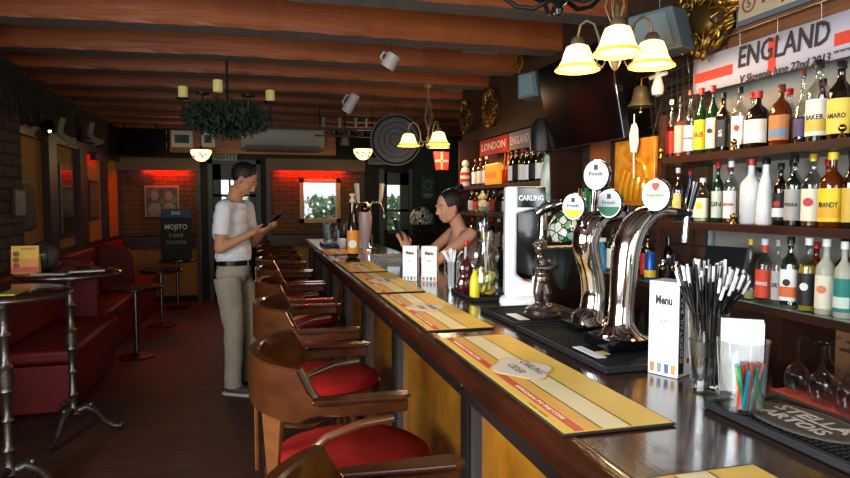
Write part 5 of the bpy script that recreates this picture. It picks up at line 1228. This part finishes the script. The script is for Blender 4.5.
# ------------------------------------------------------------------ LAMPS AND HANGING THINGS
SHADE = mat('lit alabaster glass', '#ffe6b0', .4, emis=2.0, emcol='#ffd086'); SHADE2 = mat('lit alabaster rim', '#ffb648', .4, emis=.9, emcol='#ffae3c')
def lamp3(cx, cy, rim, label, ztop, px_ang, k=1.0):
    t = thing('three_arm_lamp', label, 'ceiling lamp', (cx, cy, rim))
    MB().lathe([(0, .0), (.012, .01), (.022, .03), (.03, .05), (.018, .07), (.024, .1), (.014, .13), (.01, .2)], n=16, c=(0, 0, -.03)).build('centre_stem', ANTIQ, t, True)
    for i in range(5):
        a = 2*pi*i/5; MB().tube([(.008*cos(a), .008*sin(a), .15), (.045*cos(a), .045*sin(a), .25), (.012*cos(a), .012*sin(a), ztop-rim-.12)], .0035, 6).build('wire_scroll', ANTIQ, t, True)
    MB().cyl((0, 0, ztop-rim-.13), (0, 0, ztop-rim-.02), .006).lathe([(.01, ztop-rim-.04), (.05, ztop-rim-.015), (.055, ztop-rim-.002), (0, ztop-rim-.002)], n=20).build('canopy', ANTIQ, t, True)
    for i in range(3):
        a = px_ang+2*pi*i/3; c, s = cos(a), sin(a); R = .185
        arm = MB().tube([(r*c, r*s, z) for r, z in ((.01, .05), (.05, .03), (.07, .06), (.075, .12), (.1, .19), (.14, .215), (.172, .2), (R, .15), (R, .135))], .006, 8)
        arm.tube([(r*c, r*s, z) for r, z in ((.07, .06), (.09, .02), (.06, -.005), (.045, .02))], .004, 6).build('arm', ANTIQ, t, True)
        sh = MB().lathe([(.028, .115), (.05, .105), (.062, .075), (.07, .045), (.085, .02)], n=28, c=(R*c, R*s, 0), cap=False).build('lamp_shade', SHADE, t, True)
        MB().lathe([(.085, .02), (.1, .004), (.101, 0)], n=28, c=(R*c, R*s, 0), cap=False).build('shade_rim', SHADE2, sh, True)
        MB().lathe([(0, .15), (.02, .148), (.03, .135), (.032, .112), (.02, .11)], n=18, c=(R*c, R*s, 0)).build('shade_holder', ANTIQ, t, True)
        MB().ball((R*c, R*s, .055), .022, n=10).build('bulb', mat('bulb', '#fff2d0', .4, emis=14, emcol='#ffdca0'), sh, True)
        pl = point('lamp_glow', (cx+R*c, cy+R*s, rim+.0), LAMP_W, (1, .74, .42), .05)
    return t
def point(name, loc, power, col, r=.04):
    d = bpy.data.lights.new(name, 'POINT'); d.energy = power; d.color = col; d.shadow_soft_size = r
    o = bpy.data.objects.new(name, d); COL.objects.link(o); o.location = loc; return o
LAMP_W = 5
va = math.atan2(-2.49, -1.55)
lamp3(1.515, 2.46, 2.12, 'lit three-shade antique ceiling lamp hanging nearest the viewer', 2.592, va+.05)
LAMP_W = 4
lamp3(1.53, 5.6, 2.035, 'lit three-shade antique ceiling lamp farther down the bar', 2.592, va+.8)
# iron wheel lamp hub at top
t = thing('iron_chandelier', 'black wrought iron chandelier hub cut off by the top edge', 'chandelier', (.92, 1.82, 2.1))
MB().lathe([(0, 0), (.012, .005), (.016, .02), (.01, .03), (.03, .045), (.034, .07), (.02, .08), (.008, .09), (.008, .49)], n=18).build('hub', mat('dark iron', '#2a2a2c', .35, metal=.8), t, True)
for i in range(6):
    a = 2*pi*i/6+.3; c, s = cos(a), sin(a)
    MB().tube([(r*c, r*s, z) for r, z in ((.03, .055), (.08, .035), (.14, .05), (.2, .1), (.25, .17), (.28, .25))], .008, 8).build('arm', MAT['dark iron'], t, True)
MB().tube([(.28*cos(2*pi*k/40), .28*sin(2*pi*k/40), .25) for k in range(40)], .01, 8, closed=True).build('wheel_rim', MAT['dark iron'], t, True)
# candle chandelier with green garland
t = thing('candle_chandelier', 'dark candle chandelier with three pale candles hanging over the tables', 'chandelier', (-.22, 5.25, 2.14))
MB().cyl((0, 0, 0), (0, 0, 2.838-2.14), .01).lathe([(0, -.06), (.03, -.04), (.05, 0), (.03, .04), (.012, .1)], n=16).build('column', BLKIRON, t, True)
WAX = mat('candle wax', '#c4b56a', .6, emis=.12, emcol='#d8c878')
for i in range(6):
    a = 2*pi*i/6+.0; c, s = cos(a), sin(a); R = .33
    MB().tube([(r*c, r*s, z) for r, z in ((.03, 0), (.12, -.05), (.22, -.04), (.3, .04), (R, .13), (R, .17))], .009, 8).lathe([(.0, .17), (.045, .175), (.05, .19), (0, .19)], n=16, c=(R*c, R*s, 0)).build('arm', BLKIRON, t, True)
    if i in (0, 3, 4):
        MB().lathe([(0, .1905), (.036, .1905), (.036, .275), (.03, .28), (0, .276)], n=18, c=(R*c, R*s, 0) if i != 4 else (R*c*.35, R*s*.8, .02)).build('candle', WAX, t, True)
GAR = mat('garland green', '#16261a', .7, noise=('#24382a', 20, .3)); rg = random.Random(9); mb = MB()
for k in range(1500):
    a = rg.uniform(0, 2*pi); r = .34*sqrt(rg.random()); z = rg.uniform(-.16, .17)*(1-(r/.4)**2)+(-.02)
    c = Vector((r*cos(a), r*sin(a), z)); M = Euler((rg.random()*6, rg.random()*6, rg.random()*6)).to_matrix()
    mb._add([c+M @ Vector(q) for q in ((-.035, 0, 0), (0, -.009, .004), (.035, 0, 0), (0, .009, .004))], [(0, 1, 2, 3)])
tag(mb.build('leafy_garland', GAR, loc=(-.22, 5.25, 2.2), recalc=False), 'dark green leafy garland wound around the candle chandelier', 'garland', kind='stuff')
# globe lamps
GLB = mat('tiffany lit glass', '#f2e2a0', .3, emis=2.2, emcol='#ffe08c', noise=('#b07a2a', 14, .15))
for px, py, lab in ((201, 153, 'round lit stained glass lamp under the orange fascia at left'), (363, 152, 'round lit stained glass lamp below the beams near the dark round tray')):
    q = PY(px, py, 9.3); t = thing('globe_lamp', lab, 'lamp', q, 0, 'round stained glass lamps')
    MB().lathe([(0, -.12), (.05, -.11), (.1, -.07), (.135, -.01), (.14, .03), (.135, .04)], n=26, cap=False).build('shade', GLB, t, True)
    rq = random.Random(int(px))
    for k in range(7):
        a = rq.uniform(-2.6, -.5); b = rq.uniform(-.8, -.1); MB().ball((.13*cos(a)*cos(b), .13*sin(a)*cos(b), .12*sin(b)+.01), .022, (1, 1, 1), 8).build('coloured_piece', mat('glass piece %d' % (k % 3), ['#a03018', '#d8a01a', '#6a4a6a'][k % 3], .3, emis=.5, emcol=['#c03018', '#ffb01a', '#6a4a6a'][k % 3]), t, True)
    MB().lathe([(.14, .042), (.1, .06), (.02, .08), (.01, .1)], n=20).cyl((0, 0, .09), (0, 0, 2.838-q.z), .006).build('fitting', BLKIRON, t, True)
    point('globe_glow', (q.x, q.y-.2, q.z-.08), 5, (1, .78, .4), .08)
# hanging mugs
def mug(px, py, Y, r, h, lab, slim=False):
    q = PY(px, py, Y); t = thing('hanging_mug', lab, 'mug', (q.x, q.y, q.z), .4)
    m_ = mat('pale stoneware', '#a09b96', .5)
    M = Matrix.Rotation(.35, 4, 'Y') @ Matrix.Rotation(.5, 4, 'X')
    MB().lathe([(0, -h/2), (r, -h/2), (r*1.02, -h*.3), (r*.92, h*.3), (r*.95, h/2), (r*.85, h/2), (r*.8, -h*.4), (0, -h*.42)], n=22, M=M).build('mug_body', m_, t, True)
    MB().tube([M @ Vector(p) for p in ((-r, 0, -h*.25), (-r*1.6, 0, -h*.15), (-r*1.6, 0, h*.25), (-r, 0, h*.3))], .008, 8).build('handle', m_, t, True)
    MB().tube([(0, 0, h*.5), (0, 0, TOZ(Y)-q.z)], .003, 6).build('hanging_cord', BLKIRON, t)
mug(391, 61, 4.2, .05, .1, 'pale stoneware beer mug hanging from the beam right of centre')
mug(351, 103, 6.0, .05, .19, 'slender pale mug hanging from the beam left of the round tray')
# big round dark tray / drum
q = PY(396, 140, 6.6); t = thing('round_tray', 'big dark round woven tray hanging below the beams left of the far lamp', 'tray', (q.x, q.y, q.z), -.25)
M = RX(pi/2)
MB().lathe([(0, -.02), (.24, -.02), (.27, .0), (.275, .02), (.26, .02), (.235, -.005), (0, -.005)], n=40, M=M).build('disc', mat('dark wicker', '#1d150f', .4, bump=.5, bscale=60), t, True)
for r in (.07, .13, .19, .24): MB().tube([(r*cos(2*pi*k/36), -.006+.012, r*sin(2*pi*k/36)) for k in range(36)], .004, 6, closed=True).build('ring', mat('wicker ring', '#3a2c20', .5), t)
for r in (.07, .13, .19, .24): MB().tube([(r*cos(2*pi*k/36), -.022 if r < .24 else -.02, r*sin(2*pi*k/36)) for k in range(36)], .004, 6, closed=True).build('ring', MAT['wicker ring'], t)
MB().cyl((0, 0, .27), (0, 0, TOZ(6.6)-q.z), .004).build('hanger', BLKIRON, t)
# iron rack with candlesticks
q = PY(347, 128, 7.0); t = thing('hanging_rack', 'black iron rack with pale candlesticks hanging under the far beams', 'rack', (q.x, 7.0, q.z))
MB().box(-.36, .34, -.02, .02, -.02, .0).box(-.36, .34, -.02, .02, -.1, -.085).build('rack_bars', BLKIRON, t)
for x in (-.3, .28): MB().cyl((x, 0, 0), (x, 0, 2.592-q.z), .006).build('hanger', BLKIRON, t)
for x in (-.26, -.08, .1, .22): MB().lathe([(0, .001), (.022, .001), (.018, .03), (.016, .11), (0, .115)], n=12, c=(x, 0, 0)).build('candlestick', mat('stick pale', '#8c8478', .6), t, True)
for x in (-.15, .02, .17): MB().lathe([(0, -.084), (.04, -.082), (.05, -.02-.01), (.0, -.022)], n=14, c=(x, 0, 0)).build('cup_holder', BLACK, t, True)
t = thing('ceiling_lantern', 'dark spotlight bracket with pale shade under the far rack', 'lamp', (PY(345, 140, 7.4).x, 7.4, PY(345, 140, 7.4).z)); MB().lathe([(0, .08), (.03, .07), (.06, -.06), (.055, -.06), (0, .03)], n=16).build('shade', mat('tan shade', '#8a6f52', .7), t, True); MB().cyl((0, 0, .08), (0, 0, TOZ(7.4)-t.location.z), .008).build('rod', BLKIRON, t)
# red hanging pennant near far lamp
q = PY(441, 161, 5.9); t = thing('hanging_pennant', 'small red pennant bag with white cross hanging right of the far lamp', 'pennant', (q.x, 5.9, q.z))
MB().prism([(-.08, .09), (.08, .09), (.07, -.09), (-.055, -.09)], 'Y', -.02, .02).build('pennant_body', mat('pennant red', '#a3241c', .7), t, bevel=.004)
MB().box(-.008, .012, -.0225, -.0205, -.08, .085).box(-.065, .07, -.0225, -.0205, -.01, .01).build('white_cross', mat('pennant white', '#a08a7a', .7), t); MB().cyl((0, 0, .091), (0, 0, TOZ(5.9)-q.z), .002).build('cord', BLACK, t)
# boots on left wall
def boots(px, py, Y, lab):
    q = PX(px, py, XL+.2); t = thing('hanging_boots', lab, 'boots', (XL+.15, q.y, q.z-.01)); t.scale = (.72, .72, .72); m_ = mat('pale old leather', '#8c7f5c', .6, bump=.3)
    for k, (dy, dz, a) in enumerate(((0, .0, .2), (.12, -.06, -.3))):
        M = TR(0, dy, dz) @ Matrix.Rotation(a, 4, 'Y')
        mb = MB().tube([M @ Vector(p) for p in ((0, 0, .18), (-.01, 0, .06), (0, 0, -.02), (.04, 0, -.06))], [.045, .042, .04, .038], 12).tube([M @ Vector(p) for p in ((0, 0, -.04), (.07, 0, -.07), (.14, 0, -.08))], [.04, .04, .028], 12)
        b = organic(mb, 'boot', m_, t, .01, 1)
        MB().box(-.03, .13, -.028, .028, -.118, -.108, M=M).build('sole', mat('boot sole', '#b0a68c', .6), t)
    MB().tube([(-.12, 0, .24), (0, .05, .22), (0, .12, .14)], .005, 6).build('lace', BLKIRON, t)
boots(66, 130, 7.3, 'pair of pale old boots hanging on the left wall, nearer pair'); boots(95, 133, 8.55, 'pair of pale old boots hanging on the left wall, farther pair')
# twig bundle and dark fan with small bulb, top left
mb = MB(); rg = random.Random(4)
for k in range(70):
    y = 5.75+rg.uniform(-.5, .55); mb.tube([(XL+.12+rg.uniform(0, .08), y, 2.58), (XL+.14+rg.uniform(0, .1), y+rg.uniform(-.05, .2), 2.22+rg.uniform(-.05, .1))], .004, 4)
tag(mb.build('twig_bundle', mat('dark twigs', '#31281f', .8)), 'bundle of dark dry twigs hanging at the top of the left wall', 'twigs', kind='stuff')
q = PY(27, 126, 6.2); t = thing('wall_lamp', 'dark wall lamp with a tiny bright bulb above the ochre wall at left', 'lamp', (XL+.14, 6.25, q.z))
MB().tube([(-.13, 0, 0), (-.02, .0, .02), (.05, 0, -.01)], .012, 8).lathe([(.05, -.03), (.07, .0), (.03, .06), (0, .07)], n=16, c=(.06, 0, 0)).build('arm', BLKIRON, t, True); MB().ball((.07, 0, -.035), .012).build('bulb', mat('bulb', '#fff2d0', .4, emis=14), t, True)

# ------------------------------------------------------------------ PEOPLE
SKIN = mat('skin tan', '#b27a58', .6, noise=('#bd8562', 8, .3)); SKINW = mat('skin barmaid', '#c08a70', .6)
HAIRD = mat('dark brown hair', '#17100c', .5, bump=.6, bscale=90)
POLO = mat('white polo cotton', '#dddde0', .85, bump=.25, bscale=20); KHA = mat('khaki cotton', '#a59a86', .85, bump=.25, bscale=16)
def seg(mb, a, b, r0, r1, n=16, sq=(1, 1)): return mb.tube([Vector(a), Vector(a).lerp(Vector(b), .5), Vector(b)], [r0, (r0+r1)/2, r1], n, sq=sq).ball(a, r0*.98, n=n).ball(b, r1*.98, n=n)
def hand(mb, wrist, d, palm_n, s=1.0, curl=.8, side=1):
    """palm and five fingers; d = direction of the hand, palm_n = palm normal (fingers curl towards it)"""
    d = Vector(d).normalized(); pn = Vector(palm_n); pn = (pn-d*pn.dot(d)).normalized(); w = d.cross(pn)*side
    W = Vector(wrist); c = W+d*.045*s
    M = Matrix((w, d, pn)).transposed()
    mb.ball(c, .042*s, (.95, 1.1, .42), 14, M).ball(W, .026*s, (1, 1, .8), 12, M)
    for k, (o, l) in enumerate(((-.029, .062), (-.01, .07), (.01, .066), (.028, .052))):
        b = W+d*.08*s+w*o*s; p1 = b+(d*cos(curl*.5)+pn*sin(curl*.5))*l*.45*s; p2 = p1+(d*cos(curl*1.3)+pn*sin(curl*1.3))*l*.33*s; p3 = p2+(d*cos(curl*2)+pn*sin(curl*2))*l*.25*s
        mb.tube([b-d*.03*s, b, p1, p2, p3], [.0085*s, .009*s, .0085*s, .0078*s, .006*s], 10).ball(p3, .006*s, n=8)
    b = W+d*.025*s-w*.033*s; p1 = b+(d*.6-w*.75+pn*.3).normalized()*.035*s; p2 = p1+(d*.9+pn*.5).normalized()*.03*s
    mb.tube([W+d*.02*s-w*.01*s, b, p1, p2], [.014*s, .013*s, .0105*s, .008*s], 10).ball(p2, .008*s, n=8)
def head(mb, c, M, s=1.0):
    """head facing +X in its own frame; c centre"""
    T = lambda *p: Vector(c)+M @ (Vector(p)*s)
    mb.ball(T(-.012, 0, .025), .095*s, (1.05, .82, 1.0), 22, M).ball(T(.02, 0, -.03), .075*s, (1.0, .85, 1.15), 20, M)
    mb.ball(T(.05, 0, -.085), .036*s, (1, 1.0, .7), 14, M)               # chin
    for q in (-1, 1): mb.tube([T(-.01, q*.052, -.045), T(.045, q*.03, -.088)], [.022*s, .02*s], 12)   # jaw
    mb.tube([T(.088, 0, .02), T(.104, 0, -.012), T(.112, 0, -.025)], [.009*s, .012*s, .014*s], 12).ball(T(.106, .009, -.028), .009*s, n=10).ball(T(.106, -.009, -.028), .009*s, n=10)
    mb.tube([T(.084, -.02, -.055), T(.094, 0, -.054), T(.084, .02, -.055)], .0085*s, 10).tube([T(.08, -.018, -.067), T(.09, 0, -.068), T(.08, .018, -.067)], .009*s, 10)
    mb.tube([T(.078, -.04, .03), T(.094, -.015, .034), T(.094, .015, .034), T(.078, .04, .03)], .009*s, 10)      # brow
    for q in (-1, 1):
        mb.ball(T(-.01, q*.08, -.005), .024*s, (.7, .35, 1.15), 12, M).ball(T(-.0, q*.083, -.028), .012*s, n=10)
        mb.ball(T(.06, q*.04, -.025), .026*s, (.9, .8, .8), 12, M)
def face_parts(c, M, parent, s=1.0, brow=None):
    T = lambda *p: Vector(c)+M @ (Vector(p)*s)
    for q in (-1, 1):
        e = MB().ball(T(.0735, q*.03, .004), .0078*s, n=12).build('eye', mat('eye white', '#8d8078', .6), parent, True)
        MB().ball(T(.0808, q*.031, .003), .004*s, n=8).build('iris', mat('iris', '#231610', .3), e, True)
        MB().tube([T(.088, q*.015, .034), T(.086, q*.035, .038), T(.072, q*.05, .032)], .0035*s, 7).build('eyebrow', brow or HAIRD, parent, True)
    MB().tube([T(.0885, -.018, -.0605), T(.0985, 0, -.06), T(.0885, .018, -.0605)], .0035*s, 7).build('lips', mat('lips', '#8a4a40', .5), parent, True)

# --- standing man, local frame faces +X
man = thing('person', 'standing man in white polo shirt and khaki trousers looking down at a phone', 'person', (-.19, 5.2, 0), -.5)
Mh = Matrix.Rotation(.3, 3, 'Z') @ Matrix.Rotation(.68, 3, 'Y'); hc = (.095, .01, 1.695)
HM = Mh.copy()
shL, shR = (.01, .185, 1.47), (.03, -.185, 1.47)       # L = far side (+Y), R = near side (-Y)
elR, wrR = (.02, -.235, 1.165), (.24, -.11, 1.29); elL, wrL = (.04, .225, 1.18), (.26, .05, 1.31)
body = MB(); head(body, hc, HM, 1.0)
body.tube([(.005, 0, 1.47), (.02, 0, 1.56), (.045, 0, 1.64)], [.068, .06, .06], 16)
body.ball((0, 0, 1.4), .13, (.72, 1.25, 1.0), 20).ball((0, 0, 1.2), .12, (.78, 1.1, 1.5), 20).ball((-.01, 0, 1.0), .095, (.9, 1.15, 1.0), 20)
for sh, el, wr in ((shR, elR, wrR), (shL, elL, wrL)): seg(body, sh, el, .05, .042); seg(body, el, wr, .042, .026)
hipR, knR, anR = (.0, -.085, .93), (.05, -.1, .5), (.04, -.11, .09); hipL, knL, anL = (.0, .085, .93), (.07, .1, .5), (.06, .12, .09)
for h_, k_, a_ in ((hipR, knR, anR), (hipL, knL, anL)):
    seg(body, h_, k_, .07, .052); seg(body, k_, a_, .05, .038); body.tube([Vector(a_)+Vector((-.03, 0, -.04)), Vector(a_)+Vector((.12, 0, -.055))], [.035, .03], 12)
hand(body, wrR, (.75, .35, .1), (0, .5, .9), 1.05, .75, -1); hand(body, wrL, (.7, -.45, .05), (0, -.4, .9), 1.05, .75, 1)
organic(body, 'body', SKIN, man, .0065, 3)
face_parts(hc, HM, man)
# hair cap short
hb = MB(); T = lambda *p: Vector(hc)+HM @ Vector(p)
hb.ball(T(-.028, 0, .036), .1, (1.02, .84, .98), 22, HM)
ho = organic(hb, 'hair', HAIRD, man, .006, 1)
bm_ = bmesh.new(); bm_.from_mesh(ho.data); inv = HM.inverted()
dl = [v for v in bm_.verts if (lambda q: (q.z < .05 and q.x > .05) or (q.z < .01 and q.x > .0) or q.z < -.05)(inv @ (v.co-Vector(hc)))]
bmesh.ops.delete(bm_, geom=dl, context='VERTS'); bm_.to_mesh(ho.data); bm_.free()
# polo shirt
sh_ = MB()
sh_.ball((-.01, 0, 1.41), .145, (.88, 1.2, .85), 24).ball((-.03, 0, 1.3), .14, (.95, 1.12, 1.2), 24).ball((.005, 0, 1.17), .135, (.9, 1.1, 1.2), 24).ball((-.005, 0, 1.09), .145, (.93, 1.14, .6), 24)
for s, el in ((shR, elR), (shL, elL)):
    e2 = Vector(s).lerp(Vector(el), .66); sh_.tube([Vector(s)+Vector((0, .04*(1 if s[1] < 0 else -1), .012)), s, Vector(s).lerp(e2, .5), e2], [.07, .064, .062, .062], 18).ball(s, .066, n=16)
sh_.tube([(.0, 0, 1.46), (.008, 0, 1.515)], [.105, .074], 18)
# hem flare
sh_.lathe([(.126, 1.045), (.132, 1.06), (.134, 1.14)], n=28, sy=1.14, sx=.98)
o = organic(sh_, 'polo_shirt', POLO, man, .006, 10)
dp = bpy.data.textures.new('folds', 'CLOUDS'); dp.noise_scale = .09
d_m = o.modifiers.new('d', 'DISPLACE'); d_m.texture = dp; d_m.strength = .018; d_m.mid_level = .5
MB().tube([(.086*cos(a)+.012, .088*sin(a), 1.51-.02*cos(a)) for a in [2*pi*k/24 for k in range(24)]], [.011]*24, 8, closed=True, sq=(.7, 1.7)).build('collar', POLO, man, True)
MB().box(.108, .116, -.012, .012, 1.36, 1.5, M=TR(0, 0, 0)).build('placket', mat('polo placket', '#bcbec4', .8), man, bevel=.003)
# belt & trousers
MB().lathe([(.128, 1.02), (.134, 1.022), (.134, 1.06), (.128, 1.062)], n=32, sy=1.14).build('belt', mat('black belt', '#14110f', .3), man, True)
MB().box(.13, .138, -.02, .02, 1.02, 1.062).build('belt_buckle', STEEL, man, bevel=.002)
tr = MB(); tr.ball((-.012, 0, .95), .135, (.93, 1.13, .85), 24)
tr.lathe([(.126, .94), (.127, 1.035)], n=28, sy=1.14)
for h_, k_, a_ in ((hipR, knR, anR), (hipL, knL, anL)):
    h_, k_, a_ = Vector(h_), Vector(k_), Vector(a_)
    tr.tube([h_+Vector((-.01, 0, 0)), h_.lerp(k_, .35), h_.lerp(k_, .75), k_, k_.lerp(a_, .4), k_.lerp(a_, .85), a_+Vector((.0, 0, -.03))], [.1, .098, .082, .074, .07, .064, .066], 20, sq=(1, 1.05))
o = organic(tr, 'trousers', KHA, man, .006, 3); dm = o.modifiers.new('d', 'DISPLACE'); dm.texture = dp; dm.strength = .016
for a_ in (anR, anL):
    x, y, z = a_
    s0 = MB().ball((x-.03, y, .055), .045, (1.1, .95, .9), 16).tube([(x-.04, y, .05), (x+.05, y, .048), (x+.13, y, .04)], [.04, .044, .036], 16, sq=(1.05, .8)).ball((x+.14, y, .038), .035, (1, 1.1, .8), 14).tube([(x-.01, y, .06), (x-.005, y, .095)], [.045, .042], 14)
    so = organic(s0, 'shoe', mat('grey brown sneaker', '#4b3f37', .6), man, .006, 1)
    MB().prism([(x-.085, y-.03), (x-.05, y-.045), (x+.05, y-.04), (x+.12, y-.048), (x+.17, y-.03), (x+.182, y), (x+.17, y+.03), (x+.12, y+.048), (x+.05, y+.04), (x-.05, y+.045), (x-.085, y+.03)], 'Z', .001, .024).build('rubber_sole', mat('pale sole', '#b9b4ac', .6), so, bevel=.004)
    for k in range(4): MB().tube([(x+.03+.018*k, y-.026, .084-.006*k), (x+.04+.018*k, y, .092-.007*k), (x+.03+.018*k, y+.026, .084-.006*k)], .003, 6).build('lace', PAPER, so)
ph = thing('phone', 'dark phone held up in the hands of the standing man', 'phone', (0, 0, 0), 0)
P0 = Matrix.Rotation(-.5, 4, 'Z'); pc = Vector((-.19, 5.2, 0))+P0.to_3x3() @ Vector((.36, -.03, 1.375))
ph.location = pc; ph.rotation_euler = (0, -.7, -.5)
MB().box(-.085, .085, -.042, .042, -.005, .005).build('phone_case', BLACK, ph, bevel=.003); MB().box(-.078, .078, -.037, .037, .0052, .0062).build('screen', mat('phone screen', '#10141a', .1, emis=.15, emcol='#88a0c0'), ph)
sp = None

# --- barmaid behind the bar, faces -X (local +X), leaning on the bar
WX, WY = 1.42, 4.3
wo = thing('person', 'woman behind the bar in pink tank top with hair bun holding a phone', 'person', (WX, WY, 0), pi+.12)
HW = Matrix.Rotation(.28, 3, 'Y'); hcw = (.095, 0, 1.485)
sl, sr = (.0, -.16, 1.29), (.0, .16, 1.29)  # local -Y is world +Y(far) ; +Y near camera
eN, wN = (.26, .19, 1.125), (.45, .09, 1.2); eF, wF = (.2, -.18, 1.12), (.3, -.08, 1.14)
b = MB(); head(b, hcw, HW, .95)
b.tube([(-.0, 0, 1.27), (.025, 0, 1.35), (.06, 0, 1.42)], [.06, .05, .05], 16)
b.ball((-.02, 0, 1.22), .115, (.72, 1.25, 1.0), 20).ball((-.05, 0, 1.05), .1, (.8, 1.1, 1.4), 20).ball((-.09, 0, .9), .13, (.9, 1.15, 1), 20)
for q in (-1, 1): b.ball((.05, q*.065, 1.14), .055, n=14)
seg(b, sl, eF, .042, .036); seg(b, eF, wF, .036, .023); seg(b, sr, eN, .044, .037); seg(b, eN, wN, .037, .024)
for q in (-1, 1): seg(b, (-.08, q*.08, .87), (-.05, q*.08, .47), .085, .055); seg(b, (-.05, q*.08, .47), (-.08, q*.08, .08), .055, .036); b.tube([(-.1, q*.08, .04), (.05, q*.08, .025)], [.035, .025], 10)
hand(b, wN, (.35, -.1, .9), (.2, -1, 0), .95, .6, 1); hand(b, wF, (.5, .5, -.1), (0, 0, -1), .92, .4, 1)
organic(b, 'body', SKINW, wo, .0065, 3); face_parts(hcw, HW, wo, .95)
T = lambda *p: Vector(hcw)+HW @ (Vector(p)*.95)
hb = MB().ball(T(-.032, 0, .03), .1, (1.02, .86, .99), 22, HW).ball(T(-.09, 0, -.01), .045, (1, 1, 1), 14, HW)
ho = organic(hb, 'hair', HAIRD, wo, .006, 1)
bm_ = bmesh.new(); bm_.from_mesh(ho.data); inv = HW.inverted()
dl = [v for v in bm_.verts if (lambda q: (q.x > .045 and q.z < .04) or (q.x > .01 and q.z < .005) or (q.x > -.03 and q.z < -.03) or q.z < -.075)((inv @ (v.co-Vector(hcw)))/.95)]
bmesh.ops.delete(bm_, geom=dl, context='VERTS'); bm_.to_mesh(ho.data); bm_.free()
mb = MB().ball(T(-.1, 0, .095), .045, (1, 1, .9), 16)
for k in range(5): mb.tube([T(-.1+.045*cos(a+k), .045*sin(a+k)*cos(k), .095+.04*sin(a)) for a in [2*pi*i/16 for i in range(16)]], .008, 7, closed=True)
mb.build('hair_bun', HAIRD, wo, True)
top = MB().ball((-.03, 0, 1.17), .125, (.84, 1.14, .8), 22).ball((-.05, 0, 1.02), .11, (.85, 1.12, 1.2), 22)
for q in (-1, 1): top.ball((.055, q*.066, 1.14), .06, n=14).tube([(.06, q*.07, 1.2), (.03, q*.085, 1.3), (-.03, q*.09, 1.325), (-.09, q*.08, 1.24)], .03, 10, sq=(1, .6))
organic(top, 'tank_top', mat('dusty pink cotton', '#8d6a62', .85, bump=.2), wo, .0065, 2)
jn = MB().ball((-.09, 0, .9), .14, (.93, 1.15, .9), 20)
for q in (-1, 1): jn.tube([(-.085, q*.08, .9), (-.05, q*.08, .47), (-.08, q*.08, .08)], [.1, .066, .055], 16)
organic(jn, 'trousers', mat('black jeans', '#15161a', .8), wo, .008, 2)
for q in (-1, 1): organic(MB().tube([(-.12, q*.08, .035), (.0, q*.08, .038), (.08, q*.08, .03)], [.034, .042, .03], 14), 'shoe', BLACK, wo, .008, 1)
RW = Matrix.Rotation(pi+.12, 3, 'Z'); pc = Vector((WX, WY, 0))+RW @ Vector((.505, .065, 1.325))
ph = thing('phone', 'upright phone in the hand of the barmaid', 'phone', pc, pi+.12); ph.rotation_euler = (0, .3, pi+.12)
MB().box(-.005, .005, -.037, .037, -.075, .075).build('phone_case', BLACK, ph, bevel=.003); MB().box(-.0065, -.0053, -.034, .034, -.07, .07).build('screen', mat('phone screen', '#10141a', .1, emis=.15), ph)
# ------------------------------------------------------------------ LIGHT
w = bpy.data.worlds.new('World'); SC.world = w; w.use_nodes = True
bg = w.node_tree.nodes['Background']; bg.inputs[0].default_value = (.82, .93, 1, 1); bg.inputs[1].default_value = 1.3
def area(name, loc, size, size_y, power, col, rot, spread=None):
    d = bpy.data.lights.new(name, 'AREA'); d.shape = 'RECTANGLE'; d.size = size; d.size_y = size_y; d.energy = power; d.color = col
    if spread: d.spread = spread
    o = bpy.data.objects.new(name, d); COL.objects.link(o); o.location = loc; o.rotation_euler = rot; return o
area('daylight_window_right', (1.0, YF-.0, 1.55), 1.7, 1.4, 55, (.9, .96, 1), (math.radians(90), 0, 0))
area('daylight_window_left', (-.9, YF-.0, 1.55), 1.1, 1.4, 14, (.9, .96, 1), (math.radians(90), 0, 0))
area('daylight_side_window', (XL+.0, .7, 1.62), 2.6, 1.3, 150, (.93, .97, 1), (math.radians(90), 0, math.radians(-90)))
def point(name, loc, power, col, r=.04):
    d = bpy.data.lights.new(name, 'POINT'); d.energy = power; d.color = col; d.shadow_soft_size = r
    o = bpy.data.objects.new(name, d); COL.objects.link(o); o.location = loc; return o
SC.view_settings.view_transform = 'Standard'; SC.view_settings.look = 'None'; SC.view_settings.gamma = 1; SC.view_settings.use_curve_mapping = False
point('sign_glow', (1.82, 4.86, 1.92), 2.2, (1, .4, .12), .05)
SC.view_settings.exposure = 0.45
SC.cycles.max_bounces = 8; SC.cycles.transparent_max_bounces = 24
